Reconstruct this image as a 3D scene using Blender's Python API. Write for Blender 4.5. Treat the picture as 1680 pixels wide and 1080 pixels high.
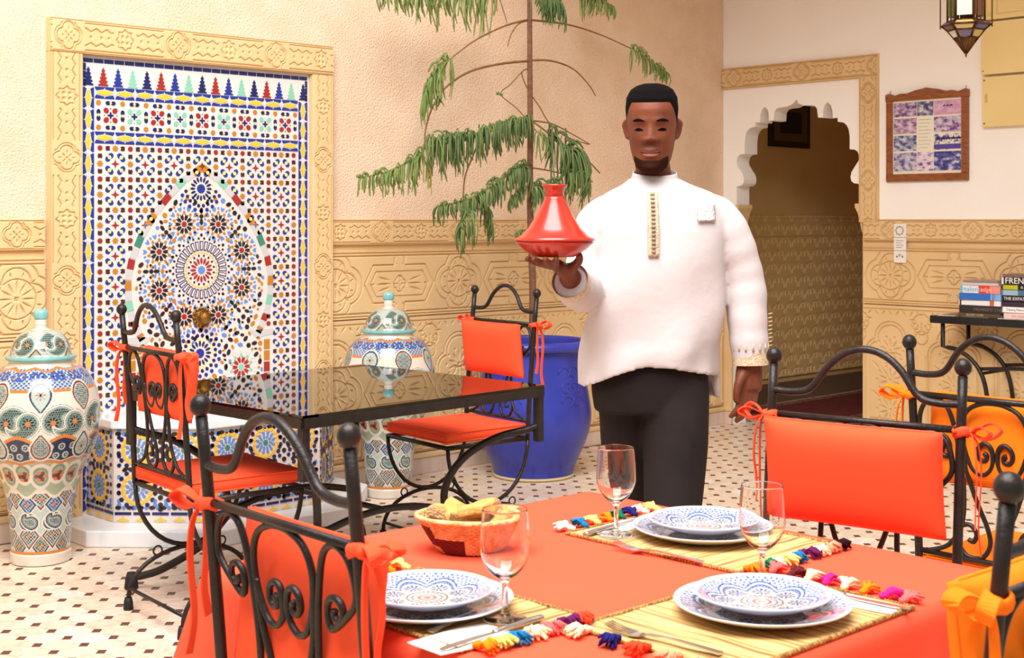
import bpy, bmesh, math, random
import numpy as np
from mathutils import Vector, Matrix
PI = math.pi
random.seed(7); rng = np.random.default_rng(7)
for o in list(bpy.data.objects): bpy.data.objects.remove(o)
S = bpy.context.scene
C = S.collection
def lin(c):
    c = c/255.0
    return c/12.92 if c <= .04045 else ((c+.055)/1.055)**2.4
def rgb(r, g, b): return (lin(r), lin(g), lin(b), 1.0)

# ------------------------------------------------------------------ camera
CAM = Vector((-7.431, -5.728, 1.38))
cam = bpy.data.objects.new('camera', bpy.data.cameras.new('camera')); C.objects.link(cam)
cam.location = CAM; cam.rotation_euler = (PI/2, 0, -math.radians(43.595))
cam.data.sensor_width = 36; cam.data.lens = 2247/1680*36; cam.data.shift_y = -180/1680
cam.data.clip_start = .05; cam.data.clip_end = 200
cam.data.dof.use_dof = True; cam.data.dof.focus_distance = 4.4; cam.data.dof.aperture_fstop = 11
S.camera = cam
# ------------------------------------------------------------------ sky, daylight through the open courtyard roof, exposure
W = bpy.data.worlds.new('world'); S.world = W; W.use_nodes = True
W.node_tree.nodes['Background'].inputs[0].default_value = (1.0, .985, .98, 1)
W.node_tree.nodes['Background'].inputs[1].default_value = .42
def area(name, loc, target, sx, sy, power, col):
    l = bpy.data.lights.new(name, 'AREA'); l.shape = 'RECTANGLE'; l.size = sx; l.size_y = sy; l.energy = power; l.color = col
    o = bpy.data.objects.new(name, l); C.objects.link(o); o.location = loc
    o.rotation_euler = (Vector(target)-Vector(loc)).to_track_quat('-Z', 'Y').to_euler()
    return o
area('courtyard_skylight', (-6.5, -4.1, 5.2), (-4.5, -2.3, 0.6), 4.0, 4.0, 590, (1.0, .99, .985))
S.view_settings.view_transform = 'Standard'; S.view_settings.look = 'None'
S.view_settings.exposure = .15; S.view_settings.gamma = 1; S.view_settings.use_curve_mapping = False

# ------------------------------------------------------------------ materials
MATS = {}
def mat(name, col, rough=.6, metal=0., spec=.5, col2=None, nscale=8., bump=0., bscale=60., coat=0., stretch=None, detail=4., ramp=(.35, .65), bdist=.01):
    if name in MATS: return MATS[name]
    m = bpy.data.materials.new(name); m.use_nodes = True; nt = m.node_tree; p = nt.nodes['Principled BSDF']
    p.inputs['Base Color'].default_value = rgb(*col); p.inputs['Roughness'].default_value = rough
    p.inputs['Metallic'].default_value = metal; p.inputs['Specular IOR Level'].default_value = spec
    if coat: p.inputs['Coat Weight'].default_value = coat; p.inputs['Coat Roughness'].default_value = .1
    tc = nt.nodes.new('ShaderNodeTexCoord'); src = tc.outputs['Object']
    if stretch:
        mp = nt.nodes.new('ShaderNodeMapping'); mp.inputs['Scale'].default_value = stretch
        nt.links.new(src, mp.inputs[0]); src = mp.outputs[0]
    if col2:
        n = nt.nodes.new('ShaderNodeTexNoise'); n.inputs['Scale'].default_value = nscale; n.inputs['Detail'].default_value = detail
        r = nt.nodes.new('ShaderNodeValToRGB')
        r.color_ramp.elements[0].position = ramp[0]; r.color_ramp.elements[1].position = ramp[1]
        r.color_ramp.elements[0].color = rgb(*col); r.color_ramp.elements[1].color = rgb(*col2)
        nt.links.new(src, n.inputs['Vector']); nt.links.new(n.outputs['Fac'], r.inputs[0]); nt.links.new(r.outputs[0], p.inputs['Base Color'])
    if bump:
        n = nt.nodes.new('ShaderNodeTexNoise'); n.inputs['Scale'].default_value = bscale; n.inputs['Detail'].default_value = 3
        b = nt.nodes.new('ShaderNodeBump'); b.inputs['Strength'].default_value = bump; b.inputs['Distance'].default_value = bdist
        nt.links.new(src, n.inputs['Vector']); nt.links.new(n.outputs['Fac'], b.inputs['Height']); nt.links.new(b.outputs[0], p.inputs['Normal'])
    MATS[name] = m; return m
def painted(name, rough=.2, coat=.5, spec=.5):
    """glazed or printed ware: colours come from the point attribute Col"""
    if name in MATS: return MATS[name]
    m = bpy.data.materials.new(name); m.use_nodes = True; nt = m.node_tree; p = nt.nodes['Principled BSDF']
    a = nt.nodes.new('ShaderNodeAttribute'); a.attribute_name = 'Col'
    nt.links.new(a.outputs['Color'], p.inputs['Base Color']); p.inputs['Roughness'].default_value = rough
    p.inputs['Coat Weight'].default_value = coat; p.inputs['Coat Roughness'].default_value = .08; p.inputs['Specular IOR Level'].default_value = spec
    MATS[name] = m; return m

# ------------------------------------------------------------------ mesh helpers
class MB:
    def __init__(s): s.v = []; s.f = []; s.m = []; s.sm = []
    def add(s, vs, fs, mi=0, smooth=False):
        o = len(s.v); s.v += [tuple(q) for q in vs]; s.f += [tuple(i+o for i in q) for q in fs]
        s.m += [mi]*len(fs); s.sm += [smooth]*len(fs); return s
    def box(s, x0, x1, y0, y1, z0, z1, mi=0):
        vs = [(x0,y0,z0),(x1,y0,z0),(x1,y1,z0),(x0,y1,z0),(x0,y0,z1),(x1,y0,z1),(x1,y1,z1),(x0,y1,z1)]
        return s.add(vs, [(0,3,2,1),(4,5,6,7),(0,1,5,4),(1,2,6,5),(2,3,7,6),(3,0,4,7)], mi)
    def prism(s, poly, fn, h0, h1, mi=0, bottom=False):
        """poly: 2-D outline; fn(u, v, h) -> xyz"""
        n = len(poly); vs = [fn(u, v, h0) for u, v in poly]+[fn(u, v, h1) for u, v in poly]
        fs = [tuple(range(n, 2*n))]+[(i, (i+1) % n, n+(i+1) % n, n+i) for i in range(n)]
        if bottom: fs.append(tuple(range(n-1, -1, -1)))
        return s.add(vs, fs, mi)
    def tube(s, pts, r, k=8, closed=False, mi=0, caps=True, flat=None):
        P = [Vector(p) for p in pts]; n = len(P)
        R = r if hasattr(r, '__len__') else [r]*n
        T = []
        for i in range(n):
            if closed: t = P[(i+1) % n]-P[i-1]
            else: t = P[min(i+1, n-1)]-P[max(i-1, 0)]
            T.append(t.normalized() if t.length > 1e-9 else Vector((0, 0, 1)))
        up = Vector((0, 0, 1)) if abs(T[0].z) < .9 else Vector((1, 0, 0))
        N = (up-T[0]*up.dot(T[0])).normalized(); vs = []
        for i in range(n):
            if i:
                q = T[i-1].rotation_difference(T[i]); N = q @ N; N = (N-T[i]*N.dot(T[i])).normalized()
            B = T[i].cross(N)
            a0, b0 = (R[i], R[i]) if flat is None else (R[i]*flat[0], R[i]*flat[1])
            for j in range(k):
                a = 2*PI*j/k; vs.append(P[i]+N*(a0*math.cos(a))+B*(b0*math.sin(a)))
        fs = []; m = n if closed else n-1
        for i in range(m):
            i2 = (i+1) % n
            for j in range(k):
                j2 = (j+1) % k; fs.append((i*k+j, i*k+j2, i2*k+j2, i2*k+j))
        if caps and not closed: fs += [tuple(range(k-1, -1, -1)), tuple((n-1)*k+j for j in range(k))]
        return s.add(vs, fs, mi, True)
    def lathe(s, prof, k=32, c=(0, 0, 0), mi=0, capb=True, capt=True, sx=1., sy=1.):
        vs = []; n = len(prof)
        for r, z in prof:
            for j in range(k):
                a = 2*PI*j/k; vs.append((c[0]+r*sx*math.cos(a), c[1]+r*sy*math.sin(a), c[2]+z))
        fs = [(i*k+j, i*k+(j+1) % k, (i+1)*k+(j+1) % k, (i+1)*k+j) for i in range(n-1) for j in range(k)]
        if capb: fs.append(tuple(range(k-1, -1, -1)))
        if capt: fs.append(tuple((n-1)*k+j for j in range(k)))
        return s.add(vs, fs, mi, True)
    def ball(s, c, r, k=12, mi=0, sz=1.):
        n = k//2; pr = [(max(r*math.sin(PI*i/n), r*.02), -r*sz*math.cos(PI*i/n)) for i in range(n+1)]
        return s.lathe(pr, k, c, mi)
    def build(s, name, mats, parent=None, bevel=0., seg=2):
        me = bpy.data.meshes.new(name); me.from_pydata(s.v, [], s.f)
        for m in (mats if isinstance(mats, (list, tuple)) else [mats]): me.materials.append(m)
        me.polygons.foreach_set('material_index', s.m); me.polygons.foreach_set('use_smooth', s.sm); me.update()
        o = link(name, me, parent)
        if bevel:
            b = o.modifiers.new('bevel', 'BEVEL'); b.width = bevel; b.segments = seg; b.limit_method = 'ANGLE'; b.angle_limit = .7
        return o
def link(name, me, parent=None):
    o = bpy.data.objects.new(name, me); C.objects.link(o)
    if parent is not None: o.parent = parent
    return o
def tag(o, label, cat, group=None, kind=None):
    o['label'] = label
    if cat: o['category'] = cat
    if group: o['group'] = group
    if kind: o['kind'] = kind
    return o
def struct(o, label=None):
    o['kind'] = 'structure'
    if label: o['label'] = label
    return o
def thing(name, label, cat, loc=(0, 0, 0), rz=0., group=None):
    o = bpy.data.objects.new(name, None); C.objects.link(o); o.empty_display_size = .1
    o.location = loc; o.rotation_euler = (0, 0, rz); return tag(o, label, cat, group)
def copy_tree(o, parent=None, name=None):
    c = o.copy(); C.objects.link(c); c.parent = parent
    if name: c.name = name
    for ch in list(o.children): copy_tree(ch, c)
    return c
def grid_mesh(name, P, mats, closed_u=False, col=None, smooth=True, flip=False):
    """P: (nv, nu, 3) array"""
    nv, nu, _ = P.shape; idx = np.arange(nv*nu).reshape(nv, nu)
    if closed_u: idx = np.concatenate([idx, idx[:, :1]], 1)
    q = np.stack([idx[:-1, :-1], idx[:-1, 1:], idx[1:, 1:], idx[1:, :-1]], -1).reshape(-1, 4)
    if flip: q = q[:, ::-1]
    me = bpy.data.meshes.new(name); me.vertices.add(nv*nu); me.vertices.foreach_set('co', P.reshape(-1).astype(np.float32))
    nf = len(q); me.loops.add(nf*4); me.loops.foreach_set('vertex_index', q.reshape(-1).astype(np.int32))
    me.polygons.add(nf); me.polygons.foreach_set('loop_start', np.arange(0, nf*4, 4, dtype=np.int32))
    me.polygons.foreach_set('use_smooth', np.full(nf, smooth))
    for m in (mats if isinstance(mats, (list, tuple)) else [mats]): me.materials.append(m)
    me.update(calc_edges=True); me.validate()
    if col is not None:
        a = me.color_attributes.new('Col', 'FLOAT_COLOR', 'POINT')
        a.data.foreach_set('color', np.concatenate([col.reshape(-1, 3), np.ones((nv*nu, 1))], 1).reshape(-1).astype(np.float32))
    return me
def smooth_path(pts, n=8, closed=False):
    """Catmull-Rom through control points"""
    P = [Vector(p) for p in pts]; out = []; m = len(P)
    for i in range(m if closed else m-1):
        g = (lambda j: P[j % m]) if closed else (lambda j: P[min(max(j, 0), m-1)])
        a, b, c, d = g(i-1), g(i), g(i+1), g(i+2)
        for k in range(n):
            t = k/n; out.append(.5*((2*b)+(c-a)*t+(2*a-5*b+4*c-d)*t*t+(3*b-a-3*c+d)*t**3))
    if not closed: out.append(P[-1])
    return out
def ribbon(mb, pts, w, th=.0016, mi=0, side=(0, 0, 1), n=6):
    """flat cloth strip along a path, width w (number or list)"""
    Q = smooth_path(pts, n); L = len(Q); Wd = w if hasattr(w, '__len__') else [w]*len(pts)
    vs = []
    for i, q in enumerate(Q):
        t = (Q[min(i+1, L-1)]-Q[max(i-1, 0)]).normalized(); sd = Vector(side); sd = sd-t*sd.dot(t)
        sd = sd.normalized() if sd.length > 1e-5 else t.orthogonal().normalized()
        nn = t.cross(sd); u = i/(L-1)*(len(pts)-1); k = min(int(u), len(pts)-2); ww = Wd[k]+(Wd[k+1]-Wd[k])*(u-k)
        vs += [q-sd*ww/2-nn*th, q+sd*ww/2-nn*th, q+sd*ww/2+nn*th, q-sd*ww/2+nn*th]
    fs = [(4*i+j, 4*i+(j+1) % 4, 4*i+4+(j+1) % 4, 4*i+4+j) for i in range(L-1) for j in range(4)]
    fs += [(3, 2, 1, 0), tuple(4*(L-1)+j for j in range(4))]
    return mb.add(vs, fs, mi, False)
def text_mesh(name, body, size, m, parent, M, extrude=.0004):
    cu = bpy.data.curves.new(name, 'FONT'); cu.body = body; cu.size = size; cu.align_x = 'LEFT'; cu.align_y = 'CENTER'; cu.extrude = extrude
    t = bpy.data.objects.new(name, cu); C.objects.link(t)
    me = bpy.data.meshes.new_from_object(t.evaluated_get(bpy.context.evaluated_depsgraph_get()))
    bpy.data.objects.remove(t); me.materials.clear(); me.materials.append(m)
    o = link(name, me, parent); o.matrix_local = M; return o
# ================================================================== SETTING
M_plA = mat('plaster_ochre', (232, 199, 168), .92, spec=.2, col2=(239, 209, 181), nscale=5, bump=.75, bscale=95, bdist=.012)
M_plB = mat('plaster_white', (255, 250, 244), .85, spec=.25, col2=(253, 246, 238), nscale=2.5, bump=.08, bscale=60)
M_stucco = mat('carved_stucco', (222, 186, 134), .8, spec=.25, col2=(228, 194, 144), nscale=3.5, bump=.12, bscale=90)
M_marble = mat('pink_marble', (222, 200, 184), .45, col2=(205, 176, 156), nscale=4, stretch=(3, 3, .6))
M_grout = mat('floor_grout', (214, 190, 156), .8)
M_white = mat('white_marble', (240, 240, 240), .28, col2=(196, 206, 216), nscale=3.2, stretch=(1, 2.6, 1), ramp=(.5, .75))
M_hall = mat('hall_plaster', (240, 204, 140), .9, col2=(234, 196, 128), nscale=3, bump=.15, bscale=80)

# --- walls
wl = struct(MB().box(-8.2, .0, 0, .25, 0, 3.3).build('wall_left', M_plA), 'rough ochre plaster wall behind the fountain and the tall plant')
half = [(-.571, 2.158), (-.602, 2.128), (-.645, 2.112), (-.70, 2.111), (-.728, 2.105), (-.744, 2.085), (-.751, 2.029), (-.788, 2.027), (-.789, 2.075), (-.800, 2.104), (-.822, 2.124), (-.845, 2.104), (-.858, 2.07), (-.861, 2.021), (-.897, 2.021), (-.897, 1.995), (-.939, 1.988), (-.962, 1.97), (-.976, 1.945), (-.984, 1.9), (-.984, 1.818), (-1.02, 1.815), (-1.042, 1.80), (-1.052, 1.77), (-1.048, 1.745), (-1.02, 1.707), (-.998, 1.677), (-.990, 1.645), (-.996, 1.62), (-1.015, 1.605), (-1.05, 1.601), (-1.05, 1.474), (-1.062, 1.40), (-1.078, 1.34), (-1.078, 0.)]
CY = -.58
# go up the left jamb, over the cusped arch and down the right jamb
outline = [(-5.6, 0), (-5.6, 3.3), (0., 3.3), (0., 0)] + [(2*CY-y, z) for y, z in half[::-1]] + half[1:]
wr = struct(MB().prism(outline, lambda u, v, h: (h, u, v), .14, 0., bottom=True).build('wall_right', M_plB), 'white plaster wall pierced by the cusped arch doorway')
# capitals under the arch
for s, nm in ((1, -1.078), (-1, 2*CY+1.078)):
    m = MB(); a = nm; b = nm+s*.05
    pr = [(a, 1.30), (a+s*.012, 1.36), (a+s*.03, 1.42), (b, 1.455), (b, 1.478), (a-s*.001, 1.478)]
    m.prism(pr, lambda u, v, h: (h, u, v), .145, -.012, bottom=True)
    struct(m.build('trim_capital', M_stucco))
# gallery ceiling over the arcade side, hall shell
struct(MB().box(-2.9, 3.4, -5.6, .6, 3.3, 3.45).build('ceiling', M_plB), 'gallery slab above the doorway wall')
struct(MB().box(.14, 3.4, .42, .55, 0, 3.3).build('wall_hall_left', M_hall), 'dim ochre wall of the passage behind the arch')
struct(MB().box(.14, 3.4, -1.42, -1.3, 0, 3.3).build('wall_hall_right', M_hall))
struct(MB().box(3.3, 3.42, -1.3, .42, 0, 3.3).build('wall_hall_back', M_hall))
struct(MB().box(.14, 3.4, -1.42, .55, 2.75, 2.85).build('ceiling_hall', M_hall))

# --- relief panels (heightfields carved with grooves and pits)
def sm(x): return np.clip(x, 0, 1)
def groove(d, w): return sm(1-np.abs(d)/w)
def circ(x, y, cx, cy, r): return np.hypot(x-cx, y-cy)-r
def boxd(x, y, hx, hy): return np.maximum(np.abs(x)-hx, np.abs(y)-hy)
def rot(x, y, a): c, s = math.cos(a), math.sin(a); return c*x+s*y, -s*x+c*y
def lens(x, y, cx, cy, a, L, w):
    u, v = rot(x-cx, y-cy, a); t = np.abs(u)/L
    return sm((1-t*t)*w-np.abs(v))/w*(t < 1)
def frieze(s, t):
    """narrow band: quatrefoils, eight-pointed stars and zigzag links; t in -.065..065"""
    P = .54; x = (s+P/2) % P-P/2; g = np.zeros_like(s)
    for tt in (.0605, .052): g = np.maximum(g, groove(np.abs(t)-tt, .0035)*(.8 if tt > .06 else .9*(np.abs(x) > .075)))
    q = np.minimum.reduce([circ(x, t, .027*math.cos(k*PI/2), .027*math.sin(k*PI/2), .026) for k in range(4)])
    g = np.maximum(g, groove(q, .004)); g = np.maximum(g, .8*groove(q-.011, .0035)*(np.abs(t) < .052))
    for k in range(8):
        a = k*PI/4; R = .026 if k % 2 == 0 else .017
        g = np.maximum(g, lens(x, t, R*math.cos(a), R*math.sin(a), a, .011, .003))
    xs = (s % P)-P/2
    st = np.minimum(boxd(xs, t, .03, .03), boxd(*rot(xs, t, PI/4), .03, .03))
    g = np.maximum(g, groove(st, .004))
    for k in range(4):
        a = PI/4+k*PI/2; g = np.maximum(g, sm(1.15-np.hypot(xs-.017*math.cos(a), t-.017*math.sin(a))/.0085))
    ax = np.abs(x)
    for cx in (.105, .155, .19):
        g = np.maximum(g, sm(1.15-np.hypot(ax-cx, t)/.007))
    zz = .021+.013*np.abs(((ax-.08)/.05) % 1-.5)*2
    g = np.maximum(g, groove(np.abs(t)-zz, .004)*((ax > .075) & (ax < .215)))
    return g
def strap(s, t):
    """wide band: round medallions linked to long hexagonal cartouches; t in -.17..17"""
    P = .84; x = (s+P/2) % P-P/2; xs = (s % P)-P/2; g = np.zeros_like(s)
    for tt in (.165, .15): g = np.maximum(g, groove(np.abs(t)-tt, .005))
    q = np.minimum.reduce([circ(x, t, .070*math.cos(k*PI/2), .070*math.sin(k*PI/2), .100) for k in range(4)])
    hx = np.maximum(np.abs(t)-.100, (np.abs(xs)*.86+np.abs(t)*.5)-.203)
    st = boxd(xs, np.abs(t)-.12, .036, .05); kn = circ(xs, np.abs(t), 0, .125, .03)
    d = np.minimum.reduce([q, hx, st])
    ok = np.abs(t) < .148
    g = np.maximum(g, groove(d, .0055)*ok); g = np.maximum(g, groove(q+.036, .005)*(q < 0)); g = np.maximum(g, groove(hx+.034, .005))
    g = np.maximum(g, .8*groove(kn, .004)*ok*(hx > 0))
    for k in range(12):
        a = k*PI/6; g = np.maximum(g, lens(x, t, .052*math.cos(a), .052*math.sin(a), a, .034, .006))
        g = np.maximum(g, lens(x, t, .105*math.cos(a+PI/12), .105*math.sin(a+PI/12), a+PI/12, .016, .005))
    g = np.maximum(g, .9*groove(np.hypot(x, t)-.086, .004))
    for k in range(4):
        a = k*PI/2
        for R in (.014, .032): g = np.maximum(g, lens(xs, t, R*math.cos(a), R*math.sin(a), a, .009, .005))
    fl = np.minimum.reduce([circ(xs, t, .02*math.cos(k*PI/2), .02*math.sin(k*PI/2), .023) for k in range(4)])
    g = np.maximum(g, groove(fl, .004))
    for sx in (-1, 1):
        for (cy, an) in ((.028, .25), (-.028, -.25), (0, 0)):
            g = np.maximum(g, lens(xs, t, sx*.105, cy, sx*an, .052 if cy == 0 else .048, .007))
        g = np.maximum(g, lens(xs, t, sx*.18, 0, 0, .014, .007))
    return g
def arabesque(s, t):
    """tall lower field: lobed niches with palmettes and daisy tiles; t in 0..72"""
    P = .42; x = (s+P/2) % P-P/2; xs = (s % P)-P/2; g = np.zeros_like(s)
    for tt in (.008, .712): g = np.maximum(g, groove(t-tt, .005))
    # cusped niche heads
    top = np.minimum.reduce([circ(x, t, 0, .53, .085), circ(x, t, .085, .45, .06), circ(x, t, -.085, .45, .06), boxd(x, t-.24, .145, .2)])
    g = np.maximum(g, groove(top, .006)); g = np.maximum(g, groove(top-.022, .005))
    # fans on the spandrels
    for cy, R, n, a0 in ((.655, .05, 7, -PI), (.60, .03, 5, 0)):
        for k in range(n):
            a = a0+PI*k/(n-1)+(0 if a0 else 0)
            g = np.maximum(g, lens(xs, t, R*1.2*math.cos(a), cy+R*math.sin(a), a, R*.55, .006))
    g = np.maximum(g, groove(circ(xs, t, 0, .63, .06), .005)); g = np.maximum(g, groove(circ(xs, t, 0, .55, .04), .005))
    for cx in (.03, .06): g = np.maximum(g, groove(np.abs(xs)-cx, .004)*((t < .44)&(t > .05))*(.8 if cx > .05 else .5))
    # daisies inside the niche
    for cy in (.10, .28, .46):
        for k in range(10):
            a = k*PI/5+PI/10; R = .05
            g = np.maximum(g, lens(x, t, R*math.cos(a), cy+R*math.sin(a), a, .034, .0075))
            g = np.maximum(g, sm(1.1-np.hypot(x-.09*math.cos(a+PI/10), t-cy-.085*math.sin(a+PI/10))/.009)*(np.abs(x) < .135))
        g = np.maximum(g, sm(1.1-np.hypot(x, t-cy)/.01))
    for cy in (.01, .19, .37):
        for sx in (-1, 1): g = np.maximum(g, lens(x, t, sx*.1, cy+.0, sx*.7, .04, .008))
    for k in range(9):
        cx = (-.19+.38*k/8); g = np.maximum(g, lens(x, t, cx, .69, .9 if k % 2 else -.9, .022, .006))
    return g
def relief(name, s0, s1, t0, t1, fn, depth, place, parent, m=None, step=.003):
    ns = max(2, int((s1-s0)/step)); nt = max(2, int((t1-t0)/step))
    s, t = np.meshgrid(np.linspace(s0, s1, ns), np.linspace(t0, t1, nt))
    h = -depth*fn(s, t)
    h[0, :] -= .03; h[-1, :] -= .03; h[:, 0] -= .03; h[:, -1] -= .03   # turned back into the wall
    me = grid_mesh(name, np.stack(place(s, t, h), -1), m or M_stucco, smooth=False)
    return link(name, me, parent)
def dado(parent, kind, s0, s1, o):
    """three carved bands; s runs along the wall"""
    if kind == 'A': pl = lambda z0: (lambda s, t, h: (s, -.022-h, t+z0))
    else: pl = lambda z0: (lambda s, t, h: (-.022-h, -s, t+z0))
    relief('carved_frieze', s0, s1, -.067, .067, lambda s, t: frieze(s-o, t), .011, pl(1.313), parent)
    relief('carved_strapwork', s0, s1, -.178, .178, lambda s, t: strap(s-o*1.0, t), .013, pl(1.037), parent, None, .0035)
    relief('carved_arabesque', s0, s1, 0, .74, lambda s, t: arabesque(s-o, t), .013, pl(.119), parent, None, .0042)
tA = struct(MB().box(-3.275, 0, -.001, 0, .10, 1.38).build('trim_dado_left', M_stucco), 'carved ochre stucco dado between the fountain frame and the corner')
dado(tA, 'A', -3.27, -.024, -2.403)
tA2 = struct(MB().box(-6.6, -4.79, -.001, 0, .10, 1.38).build('trim_dado_far_left', M_stucco), 'carved ochre stucco dado at the left of the fountain')
dado(tA2, 'A', -5.45, -4.795, -2.403-.84*3)
tB = struct(MB().box(-.001, 0, -5.6, -1.078, .10, 1.38).build('trim_dado_right', M_stucco), 'carved ochre stucco dado right of the doorway')
dado(tB, 'B', 1.09, 2.75, 1.70-.42)
tB0 = struct(MB().box(-.016, 0, -.082, 0, .10, 1.38).build('trim_dado_corner', M_stucco))
# carved bands round the doorway
tD = struct(MB().box(-.002, 0, -1.195, 0, 2.255, 2.40).build('trim_door_head', M_stucco), 'carved band over the arch doorway')
relief('carved_band', .0, 1.195, -.0725, .0725, lambda s, t: frieze(s-.10, t), .011, lambda s, t, h: (-.024-h, -s, t+2.328), tD)
tD2 = struct(MB().box(-.002, 0, -1.195, -1.062, 1.38, 2.255).build('trim_door_side', M_stucco), 'carved upright band at the right of the doorway')
relief('carved_band', 1.36, 2.262, -.0665, .0665, lambda s, t: frieze(s-1.62, t*1.06), .011, lambda s, t, h: (-.024-h, -1.128+t, s), tD2)
# baseboards
def base(nm, x0, x1, y0, y1, axis):
    m = MB().box(x0, x1, y0, y1, 0, .088); o = struct(m.build(nm, M_marble, bevel=.003))
    return o
base('baseboard_left', -3.28, 0, -.026, 0, 0); base('baseboard_far_left', -6.6, -4.77, -.026, 0, 0)
base('baseboard_right', -.026, 0, -5.6, -1.08, 1); base('baseboard_corner', -.026, 0, -.082, -.026, 1)
for nm, b in (('trim_ledge_left', (-3.28, 0, -.034, 0, .088, .116)), ('trim_ledge_far_left', (-6.6, -4.78, -.034, 0, .088, .116)), ('trim_ledge_right', (-.034, 0, -5.6, -1.06, .088, .116)), ('trim_ledge_corner', (-.034, 0, -.09, -.034, .088, .116))):
    struct(MB().box(*b).build(nm, M_stucco, bevel=.006))
# hall dado, its base and the dark framed picture
hd = struct(MB().box(.14, 3.3, .4185, .42, .15, 1.42).build('trim_hall_dado', M_hall), 'carved dado in the dim passage')
def hallpat(s, t):
    P = .17; row = np.floor(t/.1); x = (s+P/2*(row % 2)) % P-P/2; y = t-row*.1-.05
    g = groove(np.hypot(x, (y+.05)*1.0)-.075, .007)
    g = np.maximum(g, lens(x, y, 0, 0, PI/2, .03, .012)); g = np.maximum(g, lens(x, y, .045, .0, 1., .03, .009)); g = np.maximum(g, lens(x, y, -.045, .0, -1., .03, .009))
    g = np.maximum(g, groove(t-1.22, .006)); g = np.maximum(g, groove(t-1.08, .006))
    return g
relief('carved_hall_panel', .16, 2.7, .01, 1.25, hallpat, .01, lambda s, t, h: (s, .398-h, t+.165), hd, M_hall, .007)
struct(MB().box(.14, 3.3, .375, .42, 0, .14).build('baseboard_hall', mat('hall_skirting', (120, 96, 72), .6)))

# --- floor: octagon-and-dot paving laid as real tiles
pitch = .1065; FA = math.radians(3.2); cF, sF = math.cos(FA), math.sin(FA)
OX, OY = -5.119, -.366
def flat_mat():
    m = bpy.data.materials.new('floor_tile'); m.use_nodes = True; nt = m.node_tree; p = nt.nodes['Principled BSDF']
    g = nt.nodes.new('ShaderNodeNewGeometry'); mp = nt.nodes.new('ShaderNodeMapping'); mp.vector_type = 'POINT'
    sub = nt.nodes.new('ShaderNodeVectorMath'); sub.operation = 'SUBTRACT'; sub.inputs[1].default_value = (OX, OY, 0)
    mp.inputs['Rotation'].default_value = (0, 0, -FA); mp.inputs['Scale'].default_value = (1/pitch, 1/pitch, 0)
    fl = nt.nodes.new('ShaderNodeVectorMath'); fl.operation = 'FLOOR'; wn = nt.nodes.new('ShaderNodeTexWhiteNoise'); wn.noise_dimensions = '2D'
    r = nt.nodes.new('ShaderNodeValToRGB'); e = r.color_ramp.elements
    e[0].color = rgb(238, 213, 186); e[1].color = rgb(238, 230, 216); x = r.color_ramp.elements.new(.35); x.color = rgb(236, 217, 196); x = r.color_ramp.elements.new(.7); x.color = rgb(230, 205, 180)
    no = nt.nodes.new('ShaderNodeTexNoise'); no.inputs['Scale'].default_value = 26; no.inputs['Detail'].default_value = 5; no.inputs['Distortion'].default_value = 1.2
    mx = nt.nodes.new('ShaderNodeMixRGB'); mx.blend_type = 'MULTIPLY'; mx.inputs[0].default_value = .55
    r2 = nt.nodes.new('ShaderNodeValToRGB'); r2.color_ramp.elements[0].color = (.62, .52, .42, 1); r2.color_ramp.elements[0].position = .3; r2.color_ramp.elements[1].position = .6
    L = nt.links.new
    L(g.outputs['Position'], sub.inputs[0]); L(sub.outputs[0], mp.inputs[0]); L(mp.outputs[0], fl.inputs[0]); L(fl.outputs[0], wn.inputs['Vector'])
    L(wn.outputs['Value'], r.inputs[0]); L(g.outputs['Position'], no.inputs['Vector']); L(no.outputs['Fac'], r2.inputs[0])
    L(r.outputs[0], mx.inputs[1]); L(r2.outputs[0], mx.inputs[2]); L(mx.outputs[0], p.inputs['Base Color'])
    p.inputs['Roughness'].default_value = .36; return m
M_tile = flat_mat(); M_dot = mat('floor_dot', (84, 40, 30), .4, col2=(112, 62, 48), nscale=9)
floor = struct(MB().box(-9.5, 3.3, -7.5, .4, -.06, -.004).build('floor', M_grout), 'cream octagon tiled courtyard floor with small brown dots')
ed, el = .037/2/math.sqrt(2), .026/2/math.sqrt(2); V1 = (ed+el, ed-el); V2 = (ed-el, ed+el)
hp = pitch/2; octo = [(V1[0]-hp, V1[1]-hp), (hp-V1[0], -V1[1]-hp), (hp+V2[0], V2[1]-hp), (hp-V2[0], hp-V2[1]), (hp-V1[0], hp-V1[1]), (V1[0]-hp, hp+V1[1]), (-V2[0]-hp, hp-V2[1]), (V2[0]-hp, V2[1]-hp)]
octo = [(u*.982, v*.982) for u, v in octo]
dot = [(u*.93, v*.93) for u, v in (V1, V2, (-V1[0], -V1[1]), (-V2[0], -V2[1]))]
def lat(i, j): x, y = i*pitch, j*pitch; return OX+cF*x-sF*y, OY+sF*x+cF*y
def flatfn(x0, y0): return lambda u, v, h: (x0+cF*u-sF*v, y0+sF*u+cF*v, h)
def tile_mesh(nm, poly, m, top):
    q = MB().prism(poly, flatfn(0, 0), -.004, top, 0); me = bpy.data.meshes.new(nm); me.from_pydata(q.v, [], q.f); me.materials.append(m); me.update(); return me
mo = tile_mesh('floor_tile', octo, M_tile, 0.); md = tile_mesh('floor_dot', dot, M_dot, .0004)
cells = []
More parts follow.
